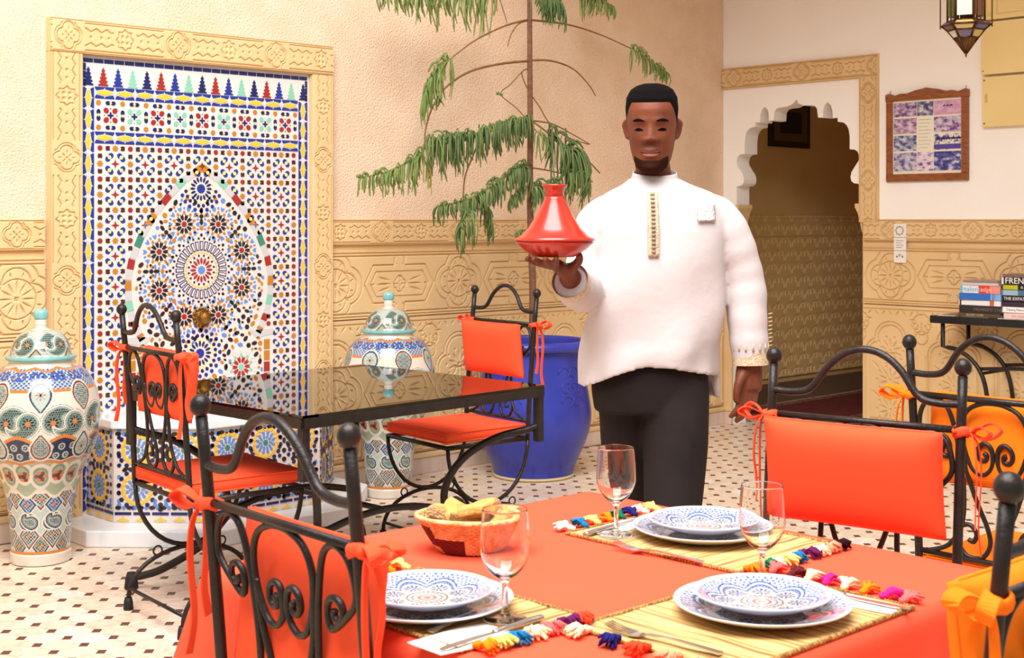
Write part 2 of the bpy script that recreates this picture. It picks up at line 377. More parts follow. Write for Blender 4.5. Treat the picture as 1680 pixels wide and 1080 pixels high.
for i in range(-26, 82):
    for j in range(-58, 6):
        for kind, off in (('o', .5), ('d', 0)):
            x, y = lat(i+off, j+off)
            if x > 3.1 or y > .33 or x < -6.9 or y < -5.2: continue
            if x > -.0 and not (-1.25 < y < .36): continue
            if x <= 0 and y > -.03: continue
            if x > .0 and x > 2.6: continue
            # camera frame
            dx, dy = x-CAM.x, y-CAM.y; dep = dx*.6895+dy*.7242; lt = dx*.7242-dy*.6895
            if dep < 1.2: continue
            u = 840+2247*lt/dep; v = 360+2247*1.38/dep
            vis = -20 < u < 1700 and v < 1100
            if not vis and not (-250 < u < 1930 and v < 1500): continue
            hid = (u > 330 and v > 960) or (330 < u < 1560 and v > 900) or not vis
            cells.append((kind, dep+(50 if hid else 0), x, y))
cells.sort(key=lambda t: t[1])
cnt = {'o': 0, 'd': 0}; rest = {'o': MB(), 'd': MB()}
for kind, dep, x, y in cells:
    cnt[kind] += 1
    if cnt[kind] <= 300:
        o = link('floor_tile' if kind == 'o' else 'floor_dot', mo if kind == 'o' else md, floor); o.location = (x, y, 0)
    else:
        rest[kind].prism(octo if kind == 'o' else dot, flatfn(x, y), -.004, 0. if kind == 'o' else .0004)
a = rest['o'].build('floor_tile_field', M_tile, floor); a['kind'] = 'stuff'
a = rest['d'].build('floor_dot_field', M_dot, floor); a['kind'] = 'stuff'
# ================================================================== WALL FOUNTAIN
CO = {k: mat('zellige_'+k, v, .22, coat=.3) for k, v in dict(white=(226, 214, 207), blue=(30, 52, 142), navy=(22, 30, 92), sky=(96, 140, 206), yellow=(244, 192, 62), pale=(246, 226, 130), red=(160, 40, 34), brown=(70, 34, 24), black=(34, 24, 24), orange=(190, 122, 36), green=(132, 196, 170), teal=(60, 130, 112), grey=(200, 196, 196)).items()}
CN = list(CO); CI = {k: i for i, k in enumerate(CN)}; CM = [CO[k] for k in CN]
FX0, FX1, FZ0, FZ1 = -4.62, -3.415, .07, 2.10
fountain = thing('wall_fountain', 'mosaic wall fountain with pointed arch, brass spout and tiled basin', 'fountain', (-4.018, 0, 0))
FO = Vector((-4.018, 0, 0))
def loc(o): o.location = o.location-FO if o.parent is fountain else o.location; return o
# carved frame
def fr(n, b): o = MB().box(*b).build(n, M_stucco, fountain, bevel=.004); return loc(o)
fr1 = fr('carved_frame', (-4.785, -4.632, -.012, 0, 0, 2.1118)); fr2 = fr('carved_frame', (-3.404, -3.272, -.012, 0, 0, 2.1118)); fr3 = fr('carved_frame', (-4.785, -3.272, -.0125, 0, 2.112, 2.263))
relief('carved_band', .0, 2.114, -.0765, .0765, lambda s, t: frieze(s-.03, t*.85), .011, lambda s, t, h: (-4.708+t, -.046-h, s), fr1)
relief('carved_band', .0, 2.114, -.066, .066, lambda s, t: frieze(s-.06, t*.98), .011, lambda s, t, h: (-3.338+t, -.046-h, s), fr2)
relief('carved_band', -4.785, -3.272, -.0755, .0755, lambda s, t: frieze(s+4.70, t*.87), .011, lambda s, t, h: (s, -.046-h, t+2.187), fr3)
panel = loc(MB().box(FX0-.012, FX1+.012, -.012, 0, 0, FZ1+.012).build('mosaic_panel', CO['white'], fountain))
TOP = -.0145
pf = lambda u, v, h: (u, h, v)
ind = {}          # name -> count; individually picked tiles, shared meshes by shape
meshcache = {}
def piece(name, poly, cx, cz, col, parent=None, key=None):
    """one tile of its own"""
    key = key or (name, col)
    if key not in meshcache:
        q = MB().prism(poly, pf, -.012, TOP, 0); me = bpy.data.meshes.new(name); me.from_pydata(q.v, [], q.f); me.materials.append(CO[col]); me.update(); meshcache[key] = me
    o = link(name, meshcache[key], parent or panel); o.location = (cx, 0, cz); return o
small = MB(); occ = []
def tile(poly, col, top=TOP):
    small.prism(poly, pf, -.012, top, CI[col]); n = len(poly); cx = sum(p[0] for p in poly)/n; cz = sum(p[1] for p in poly)/n
    occ.append((cx, cz, max(math.hypot(p[0]-cx, p[1]-cz) for p in poly)))
def ngon(cx, cz, r, n, a=0., sx=1., sz=1.): return [(cx+r*sx*math.cos(a+2*PI*k/n), cz+r*sz*math.sin(a+2*PI*k/n)) for k in range(n)]
def star(cx, cz, r, r2, n, a=0.): return [(cx+(r if k % 2 == 0 else r2)*math.cos(a+PI*k/n), cz+(r if k % 2 == 0 else r2)*math.sin(a+PI*k/n)) for k in range(2*n)]
def xf(poly, cx, cz, a): c, s = math.cos(a), math.sin(a); return [(cx+c*u-s*v, cz+s*u+c*v) for u, v in poly]
def petal(L, w, blunt=.35): return [(-L, 0), (-L*.45, -w*.8), (L*blunt, -w), (L, -w*.35), (L, w*.35), (L*blunt, w), (-L*.45, w*.8)]
def oval(L, w): return [(L*math.cos(k*PI/4), w*math.sin(k*PI/4)) for k in range(8)]
XC = -4.018
# thin blue edging, stepped pyramids
nb = 24; wB = (FX1-FX0)/nb
for k in range(nb):
    x = FX0+wB*(k+.5); piece('edge_tile', [(-wB/2+.002, -.009), (wB/2-.002, -.009), (wB/2-.002, .009), (-wB/2+.002, .009)], x, 2.089, 'navy')
for sx in (FX0+.008, FX1-.008):
    for k in range(3): piece('edge_tile', [(-.007, -.016), (.007, -.016), (.007, .016), (-.007, .016)], sx, 2.06-k*.035, 'navy', key='side_edge')
def pyramid(w, h):
    L = []; n = 5
    for k in range(n):
        f = 1-.17*k; L += [(w*f, h*k/n), (w*f*.96, h*(k+.45)/n), (w*(f-.17)*.70, h*(k+.62)/n), (w*(f-.17)*.70, h*(k+.92)/n)]
    L.append((w*.12, h)); return L+[(-a, b) for a, b in reversed(L)]
pc = ['navy', 'red', 'blue', 'green']
for k in range(17):
    x = FX0+.026+k*(FX1-FX0-.052)/16; piece('pyramid_tile', pyramid(.025, .082), x, 1.978, pc[k % 4])
# border chain of yellow lozenges in blue
def chain(x0, z0, x1, z1, n, vert):
    L = ((x1-x0) if not vert else (z1-z0))/n
    loz = [(-L*.38, 0), (-L*.30, -.0075), (-L*.1, -.0095), (0, -.014), (L*.1, -.0095), (L*.30, -.0075), (L*.38, 0), (L*.30, .0075), (L*.1, .0095), (0, .014), (-L*.1, .0095), (-L*.30, .0075)]
    bl = [(-L*.47, .0265), (L*.47, .0265), (L*.47, .0195), (L*.4, .009), (L*.30, .0115), (L*.03, .0165), (L*.03, .0225), (-L*.03, .0225), (-L*.03, .0165), (-L*.30, .0115), (-L*.4, .009), (-L*.47, .0195)]
    dia = [(-.012, 0), (0, -.012), (.012, 0), (0, .012)]
    sw = (lambda p: [(v, u) for u, v in p]) if vert else (lambda p: p)
    for k in range(n):
        cx, cz = (x0+(k+.5)*L, z0) if not vert else (x0, z0+(k+.5)*L)
        piece('border_lozenge', sw(loz), cx, cz, 'yellow', key=('loz', vert, n))
        piece('border_tile', sw(bl), cx, cz, 'blue', key=('bl', vert, n)); piece('border_tile', sw([(u, -v) for u, v in bl]), cx, cz, 'blue', key=('bl2', vert, n))
        ex, ez = (x0+k*L, z0) if not vert else (x0, z0+k*L)
        if k: piece('border_diamond', dia, ex, ez, 'white', key='dia')
chain(FX0+.055, 1.948, FX1-.055, 1.948, 11, False); chain(FX0+.055, 1.747, FX1-.055, 1.747, 11, False)
chain(FX0+.027, .50, FX0+.027, 1.972, 15, True); chain(FX1-.027, .50, FX1-.027, 1.972, 15, True)
chain(FX0+.027, .08, FX0+.027, .50, 4, True); chain(FX1-.027, .08, FX1-.027, .50, 4, True)
# rosette row
n9 = 9; x0 = FX0+.075; wr9 = (FX1-.075-x0)/n9
for k in range(n9):
    cx = x0+(k+.5)*wr9; cz = 1.848; col = 'red' if k % 2 == 0 else 'green'
    for q in range(4):
        a = PI/4+q*PI/2; tile(xf(oval(.0145, .0125), cx+.03*math.cos(a), cz+.03*math.sin(a), a), col)
        b = q*PI/2; tile(xf(oval(.008, .0045), cx+.008*math.cos(b), cz+.008*math.sin(b), b), 'navy'); tile(ngon(cx+.03*math.cos(b), cz+.03*math.sin(b), .0035, 4), col)
    for z in (1.793, 1.903):
        for sx in (-1, 1): tile(xf(oval(.012, .010), cx+sx*.013, z, 0), 'navy')
        tile(ngon(cx, z, .007, 4), 'pale', TOP-.0006)
for k in range(n9+1):
    cx = x0+k*wr9
    for z in (1.793, 1.903): piece('rosette_dot', ngon(0, 0, .0125, 8, PI/8), cx, z, 'orange', key='rdot')
    for sz in (-1, 1): tile(xf(oval(.013, .010), cx, 1.848+sz*.014, PI/2), 'navy')
    tile(ngon(cx, 1.848, .008, 4), 'pale', TOP-.0006)
# arch outline (pointed horseshoe)
def arch_pts(off=0.):
    L = [(0, 1.590), (.075, 1.545), (.15, 1.475), (.225, 1.39), (.29, 1.29), (.335, 1.19), (.355, 1.10), (.352, 1.01), (.330, .925), (.30, .865), (.285, .84)]
    out = []
    for k, (x, z) in enumerate(L):
        a = L[max(k-1, 0)]; b = L[min(k+1, len(L)-1)]; t = Vector((b[0]-a[0], b[1]-a[1])).normalized(); nx, nz = -t.y, t.x
        if k == 0: nx, nz = 0, 1.25
        out.append((x+nx*off, z+nz*off))
    return out
A0 = arch_pts()
def inside(x, z, off=0.):
    x = abs(x-XC)
    if z > 1.59+off*1.2: return False
    if z < .845: return x < .345+off
    for (x1, z1), (x2, z2) in zip(A0, A0[1:]):
        if z2 <= z <= z1: return x < x1+(x2-x1)*(z-z1)/(z2-z1)+off
    return False
# main field: 7 columns of star cells
per = .1485; gx0 = XC-3.5*per; gz = 1.70
def cap(a): return xf([(.004, -.011), (.012, -.0125), (.021, -.008), (.024, 0), (.021, .008), (.012, .0125), (.004, .011)], 0, 0, a)
for i in range(8):
    for j in range(10):
        x, z = gx0+i*per, gz-j*per*.935
        def ok(px, pz, o=.05): return FX0+.062 < px < FX1-.062 and pz > .5 and not inside(px, pz, o)
        if ok(x, z): piece('field_dot', ngon(0, 0, .0125, 8, PI/8), x, z, 'red', key='fdot')
        for (ex, ez) in ((.5, 0), (0, .5)):
            px, pz = x+ex*per, z-ez*per*.935
            if i == 7 and ex: continue
            if ok(px, pz): piece('field_star', star(0, 0, .0165, .0105, 8), px, pz, 'orange', key='fstar')
            for q in (.26, .74):
                px, pz = x+ex*2*q*per*(1 if ex else 0), z-(2*q*per*.935*ez)
                if ok(px, pz): tile(xf([(-.011, -.009), (.003, -.011), (.011, -.007), (.006, 0), (.011, .007), (.003, .011), (-.011, .009)], px, pz, (0 if q < .5 else PI) if ex else (-PI/2 if q < .5 else PI/2)), 'brown')
        if i < 7:
            px, pz = x+per/2, z-per*.935/2
            if ok(px, pz, .03): piece('field_cross', star(0, 0, .0205, .0075, 4, PI/2), px, pz, 'red', key='fcross')
            for q in range(4):
                a = PI/4+q*PI/2; qx, qz = px+.041*math.cos(a), pz+.041*math.sin(a)
                if ok(qx, qz, .03):
                    for s2 in (0, PI): tile([(qx+u, qz+v) for u, v in cap(a+PI/2+s2)], 'blue')
                    tile(ngon(qx, qz, .0095, 6), 'pale', TOP-.0004)
# arch band
bandc = ['orange', 'grey', 'green', 'grey', 'red', 'grey', 'orange', 'grey', 'teal', 'grey', 'red', 'grey']
I, O = arch_pts(0.012), arch_pts(.046)
for s in (-1, 1):
    k = 0; seq = []
    for q in range(len(I)-1):
        for h in range(2):
            f0, f1 = h/2+.02, h/2+.48
            L2 = lambda P, f: (P[q][0]+(P[q+1][0]-P[q][0])*f, P[q][1]+(P[q+1][1]-P[q][1])*f)
            poly = [L2(I, f0), L2(O, f0), L2(O, f1), L2(I, f1)]
            o = piece('arch_tile', [(XC+s*x, z) for x, z in poly], 0, 0, bandc[(2*q+h) % 12], key=('arch', s, q, h))
    # impost and column below the springing
    zz = .80
    piece('arch_impost', [(XC+s*.26, .84), (XC+s*.40, .84), (XC+s*.40, .815), (XC+s*.30, .80)], 0, 0, 'grey', key=('imp', s))
    for k in range(5):
        piece('arch_tile', [(XC+s*.345, .79-k*.055), (XC+s*.378, .79-k*.055), (XC+s*.378, .742-k*.055), (XC+s*.345, .742-k*.055)], 0, 0, bandc[(2*k+4) % 12 if k % 2 else (2*k) % 12], key=('col', s, k))
# arch infill: great rosette, eight small ones and half medallions
def ring(cx, cz, R, n, poly, col, a0=0., turn=0.):
    for k in range(n):
        a = a0+2*PI*k/n; x, z = cx+R*math.cos(a), cz+R*math.sin(a)
        if inside(x, z, -.012): tile(xf(poly, x, z, a+turn), col)
RX, RZ = XC-.004, 1.14
tile(ngon(RX, RZ, .019, 16), 'sky'); ring(RX, RZ, .043, 16, petal(.016, .006), 'red'); ring(RX, RZ, .068, 16, petal(.006, .005), 'black', PI/16)
ring(RX, RZ, .083, 32, oval(.005, .0055), 'yellow')
ring(RX, RZ, .115, 32, [(-.022, -.007), (.022, -.0095), (.022, .0095), (-.022, .007)], 'navy')
for k in range(32):
    a = 2*PI*k/32; small.prism(xf([(-.017, -.0035), (.017, -.005), (.017, .005), (-.017, .0035)], RX+.115*math.cos(a), RZ+.115*math.sin(a), a), pf, -.012, TOP-.0006, CI['white'])
ring(RX, RZ, .150, 32, oval(.006, .0055), 'black', PI/32); ring(RX, RZ, .166, 16, oval(.008, .007), 'black')
ring(RX, RZ, .184, 16, petal(.009, .007), 'orange', PI/16)
def rosette(cx, cz, r, c0, c1, c2, n=10):
    tile(ngon(cx, cz, r*.2, 10), c0)
    ring(cx, cz, r*.48, n, [(-r*.2, -r*.05), (r*.0, -r*.12), (r*.24, -r*.10), (r*.12, 0), (r*.24, r*.10), (r*.0, r*.12), (-r*.2, r*.05)], c1)
    ring(cx, cz, r*.80, n, petal(r*.13, r*.10), c2[0], PI/n); ring(cx, cz, r*1.06, n, [(-r*.17, 0), (-r*.02, -r*.13), (r*.17, -r*.15), (r*.08, 0), (r*.17, r*.15), (-r*.02, r*.13)], c2[1]); ring(cx, cz, r*1.12, n, oval(r*.10, r*.07), c2[1], PI/n)
for k in range(8):
    a = PI/8+k*PI/4; cx, cz = RX+.245*math.cos(a)*.98, RZ+.235*math.sin(a)
    rosette(cx, cz, .068, 'red', 'black', ('orange', 'sky') if k % 2 else ('orange', 'sky'))
    b = k*PI/4
    for R, col, po in ((.205, 'orange', ngon(0, 0, .011, 6)), (.235, 'black', oval(.016, .009)), (.262, 'black', ngon(0, 0, .011, 8)), (.29, 'black', oval(.015, .009))):
        x, z = RX+R*math.cos(b), RZ+R*math.sin(b)*.97
        if inside(x, z, -.015): tile(xf(po, x, z, b), col)
    for db in (-.09, .09):
        x, z = RX+.262*math.cos(b+db), RZ+.262*math.sin(b+db)
        if inside(x, z, -.012): tile(xf(oval(.014, .007), x, z, b+db*8), 'orange')
        x, z = RX+.325*math.cos(b+db*1.1), RZ+.325*math.sin(b+db*1.1)
        if inside(x, z, -.015): tile(xf(oval(.014, .008), x, z, b+db*5), 'black')
    for db in (-.22, -.13, .13, .22):
        x, z = RX+.345*math.cos(b+db), RZ+.345*math.sin(b+db)
        if inside(x, z, -.012): tile(xf(oval(.011, .007), x, z, b+db*6), 'orange' if abs(db) > .2 else 'sky')
def blue_med(cx, cz, r):
    tile(ngon(cx, cz, r*.19, 12), 'blue'); ring(cx, cz, r*.38, 16, petal(r*.12, r*.05), 'navy'); ring(cx, cz, r*.55, 16, oval(r*.05, r*.06), 'pale')
    ring(cx, cz, r*.70, 20, petal(r*.08, r*.075), 'navy', PI/20); ring(cx, cz, r*.90, 20, petal(r*.085, r*.085), 'blue')
blue_med(XC-.006, 1.525, .115); blue_med(XC-.012, .745, .12)
for sx in (-1, 1):
    rosette(XC+sx*.215, .665, .072, 'green', 'red', ('green', 'white'))
    for (dx, dz, an) in ((.10, .60, .6), (.13, .86, .8), (.155, .80, -.5), (.19, .83, .3), (.24, .80, .9), (.29, .775, .2), (.13, .67, 1.5), (.30, .72, .7), (.31, .62, 1.4), (.145, .74, 1.2), (.25, .575, .3), (.17, .575, -.4), (.315, .565, 1.)):
        tile(xf(oval(.016, .010), XC+sx*dx, dz, sx*an), 'black'); tile(xf(oval(.012, .007), XC+sx*(dx+.022), dz+.024, -sx*an), 'orange' if (dx*100) % 2 < 1 else 'sky')
random.seed(11); fillc = ['black', 'orange', 'black', 'sky', 'brown', 'orange', 'black']
O_ = [(x, z, r) for x, z, r in occ if abs(x-XC) < .40 and z < 1.62]; gx_ = {}
for q in O_: gx_.setdefault((int(q[0]/.05), int(q[1]/.05)), []).append(q)
def clear_at(x, z, r):
    for i in (-1, 0, 1):
        for j in (-1, 0, 1):
            for (a_, b_, c_) in gx_.get((int(x/.05)+i, int(z/.05)+j), ()):
                if math.hypot(x-a_, z-b_) < r+c_*.86+.002: return False
    return True
for L_, w_, tries in ((.0155, .0105, 5200), (.0115, .008, 6000), (.008, .0055, 7000)):
    for q in range(tries):
        x, z = XC+random.uniform(-.36, .36), random.uniform(.52, 1.58)
        if not inside(x, z, -.018) or math.hypot(x-RX, z-RZ) < .18 or math.hypot(x-RX, z-.915) < .05: continue
        if z < .85 and z > .79 and abs(x-XC) > .25: continue
        if clear_at(x, z, L_*.92):
            po = xf(oval(L_, w_), x, z, math.atan2(z-RZ, x-RX)+random.choice((0, PI/2, .8, -.8))) if random.random() < .7 else ngon(x, z, L_*.85, 6)
            tile(po, random.choice(fillc)); gx_.setdefault((int(x/.05), int(z/.05)), []).append((x, z, L_))
a = small.build('mosaic_chips', CM, panel); a['kind'] = 'stuff'
# brass lion-head spout
m = MB(); m.lathe([(.040, 0), (.043, .008), (.036, .016), (.030, .022), (.0301, .034), (.026, .045), (.016, .054), (.004, .057)], 20)
sp = m.build('brass_spout', mat('brass', (150, 104, 44), .3, .9, bump=.6, bscale=120), fountain); sp.rotation_euler = (PI/2, 0, 0); sp.location = (XC-.004-FO.x, -.012, .915)
for k in range(14):
    a = 2*PI*k/14; q = MB().ball((0, 0, 0), .009, 8); o = q.build('spout_bead', MATS['brass'], sp); o.location = (.043*math.cos(a), .043*math.sin(a), .008)
# basin and step
oct_b = [(-4.60, 0), (-4.60, -.262), (-4.312, -.55), (-3.724, -.55), (-3.436, -.262), (-3.436, 0)]
def off(poly, d):
    cx = XC; out = []
    f = d*math.tan(PI/8)
    return [(-4.60-d, 0), (-4.60-d, -.262-f), (-4.312-f, -.55-d), (-3.724+f, -.55-d), (-3.436+d, -.262-f), (-3.436+d, 0)]
hz = lambda u, v, h: (u, v, h)
loc(MB().prism(off(oct_b, .16), hz, 0, .07, bottom=True).build('marble_step', M_white, fountain, bevel=.006))
bas = loc(MB().prism(off(oct_b, 0), hz, .071, .475, bottom=True).build('basin_body', CO['white'], fountain))
loc(MB().prism(off(oct_b, .016), hz, .475, .515, bottom=True).build('marble_rim', mat('polished_marble', (248, 246, 244), .15, col2=(224, 226, 232), nscale=5), fountain, bevel=.006))
fac = MB()
edges = [(oct_b[k], oct_b[k+1]) for k in range(5)]
def facet(p, q, name):
    P, Q = Vector((*p, 0)), Vector((*q, 0)); d = (Q-P); L = d.length; d.normalize(); nrm = Vector((d.y, -d.x, 0))
    if nrm.dot(Vector((XC, 0, 0))-(P+Q)/2) > 0: nrm = -nrm
    fn = lambda u, v, h: tuple(P+d*u+nrm*h+Vector((0, 0, v)))
    def t(poly, col, up=.003): fac.prism(poly, fn, -.0005, up, CI[col])
    def rg(cx, cz, R, n, poly, col, a0=0.):
        for k in range(n):
            a = a0+2*PI*k/n; x, z = cx+R*math.cos(a), cz+R*math.sin(a)
            if .012 < x < L-.012 and .125 < z < .462: t(xf(poly, x, z, a), col)
    # bottom chain
    nn = max(2, round(L/.075))
    for k in range(nn):
        x = (k+.5)*L/nn; w = L/nn*.44
        t([(x-w, .104), (x+w, .104), (x+w, .116), (x-w, .116)], 'navy'); t([(x-w*.8, .080), (x-w*.2, .090), (x, .098), (x+w*.2, .090), (x+w*.8, .080), (x+w*.2, .0765), (x-w*.2, .0765)], 'yellow')
    nr = max(1, round(L/.205)); st = L/nr
    for k in range(nr):
        for cz in (.215, .385):
            cx = (k+.5)*st
            t(ngon(cx, cz, .013, 10), 'teal'); rg(cx, cz, .026, 10, petal(.009, .006), 'sky'); rg(cx, cz, .042, 12, petal(.009, .007), 'sky', PI/12)
            rg(cx, cz, .059, 16, petal(.0085, .0105), 'yellow'); rg(cx, cz, .066, 16, petal(.006, .006), 'yellow', PI/16); rg(cx, cz, .080, 16, petal(.010, .0105), 'navy', PI/16)
    for k in range(nr+1):
        x = k*st
        for cz in (.13, .1475, .18, .215, .25, .30, .34, .385, .42, .45):
            if .02 < x < L-.02: t(xf(oval(.0135, .009) if round(cz*1000) % 2 else ngon(0, 0, .0115, 8), x, cz, PI/2), 'black')
            for sx in (-1, 1):
                xx = x+sx*.024
                if .015 < xx < L-.015: t(ngon(xx, cz+.018, .0095, 6), 'sky' if round(cz*100) % 2 else 'navy')
        for cz in (.30,):
            for sx in (-1, 1):
                for dx, an in ((.05, .5), (.075, -.4)):
                    xx = x+sx*dx
                    if .015 < xx < L-.015: t(xf(oval(.014, .009), xx, cz, sx*an), 'black')
    k = 0; x = .02
    while x < L-.02:
        for cz in (.1355, .455): t(ngon(x, cz, .0095, 6) if k % 2 else xf(oval(.014, .009), x, cz, 0), 'sky' if k % 2 else 'black')
        x += .0245; k += 1
for (p, q) in edges: facet(p, q, 'f')
a = fac.build('basin_mosaic', CM, bas); a['kind'] = 'stuff'
# ================================================================== PAINTED JARS
def paint_jar():
    prof = [(.112, 0), (.122, .004), (.124, .045), (.120, .05), (.121, .10), (.128, .18), (.136, .25), (.150, .32), (.176, .39), (.212, .46), (.236, .53), (.2445, .60), (.240, .67), (.222, .74), (.196, .79), (.165, .82), (.136, .832), (.130, .845), (.131, .862)]
    pz = np.array([p[1] for p in prof]); pr = np.array([p[0] for p in prof])
    nz, nt = 420, 520
    z = np.linspace(0, .862, nz); r = np.interp(z, pz, pr)
    ker = np.hanning(15); ker /= ker.sum(); r2 = np.convolve(np.pad(r, 7, 'edge'), ker, 'valid'); r = np.where((z > .06) & (z < .83), r2, r)
    th = np.linspace(0, 2*PI, nt, endpoint=False)
    T, Z = np.meshgrid(th, z); col = decor(T, Z)
    P = np.stack([r[:, None]*np.cos(T), r[:, None]*np.sin(T), Z], -1)
    body = grid_mesh('jar_body', P, painted('glazed_ware'), True, col)
    lp = [(.128, .0), (.140, .003), (.146, .010), (.144, .018), (.128, .021), (.124, .03), (.120, .055), (.108, .085), (.088, .108), (.062, .122), (.036, .130), (.026, .134), (.025, .15)]
    z2 = np.linspace(0, 1, 150); l = np.array(lp); d = np.r_[0, np.cumsum(np.hypot(*np.diff(l, axis=0).T))]; d /= d[-1]
    rr = np.interp(z2, d, l[:, 0]); zz = np.interp(z2, d, l[:, 1]); T2, Q = np.meshgrid(np.linspace(0, 2*PI, 300, endpoint=False), z2)
    c2 = lid_decor(T2, zz[:, None]*np.ones_like(T2))
    lid = grid_mesh('jar_lid', np.stack([rr[:, None]*np.cos(T2), rr[:, None]*np.sin(T2), zz[:, None]*np.ones_like(T2)], -1), painted('glazed_ware'), True, c2)
    return body, lid
JC = {k: np.array([lin(q) for q in v]) for k, v in dict(cream=(216, 206, 190), teal=(112, 134, 124), navy=(36, 44, 72), blue=(56, 78, 150), orange=(206, 118, 48), brown=(120, 46, 30), sage=(156, 166, 140), pale=(174, 186, 176), black=(22, 22, 32), turq=(110, 176, 172), sky=(140, 176, 214)).items()}
def put(col, mask, c): col[mask] = JC[c]
def drop(x, y, r, up):
    """teardrop distance, point up (+1) or down (-1)"""
    y = y*up; d1 = np.hypot(x, y)-r
    k = np.clip((y)/(1.75*r), 0, 1); w = r*np.cos(k*PI/2)**1.2
    d2 = np.where(y > 0, np.where(y < 1.75*r, np.abs(x)-w, 1e3), 1e3)
    return np.minimum(d1, d2)
def comma(x, y, r):
    """yin-yang half: head at (-r, 0), tail sweeping over the top to the right"""
    d = np.hypot(x+r, y)-r*.95
    for k in range(1, 22):
        a = k/21*2.75; cx, cy = -r*math.cos(a)*1.05, r*1.0*math.sin(a); d = np.minimum(d, np.hypot(x-cx, y-cy)-r*.92*(1-k/21.8))
    return d
def paisley(x, y, r, s):
    d = np.hypot(x, y)-r
    for k in range(1, 14):
        a = k/13*2.3; cx = s*(r*1.0*math.sin(a)*1.15); cy = r*(1-math.cos(a))*.78; d = np.minimum(d, np.hypot(x-cx, y-cy)-r*(1-k/14.5))
    return d
def paint_comma(col, msk, x, y, r, sc):
    """one painted comma with pale border, dotted ground and an orange daisy in its head"""
    d = comma(x, y, r)
    put(col, msk & (d < .007*sc), 'navy'); put(col, msk & (d < .0055*sc), 'cream'); put(col, msk & (d < -.001*sc), 'teal'); put(col, msk & (np.abs(d+.0055*sc) < .0012*sc), 'pale')
    g = .0095*sc; dots = (np.hypot((x/g+(np.floor(y/g) % 2)*.5) % 1-.5, (y/g) % 1-.5) < .36); put(col, msk & (d < -.010*sc) & dots, 'black')
    q = np.hypot(x+r, y); an = np.arctan2(y, x+r); put(col, msk & (q < r*.55), 'teal'); put(col, msk & (q < r*.52) & (q > r*.24) & (np.cos(9*an) > -.25), 'black'); put(col, msk & (q < r*.23), 'orange')
def wrap(t, n, o=0.): p = 2*PI/n; return (t-o+p/2) % p-p/2, np.floor((t-o+p/2)/p)
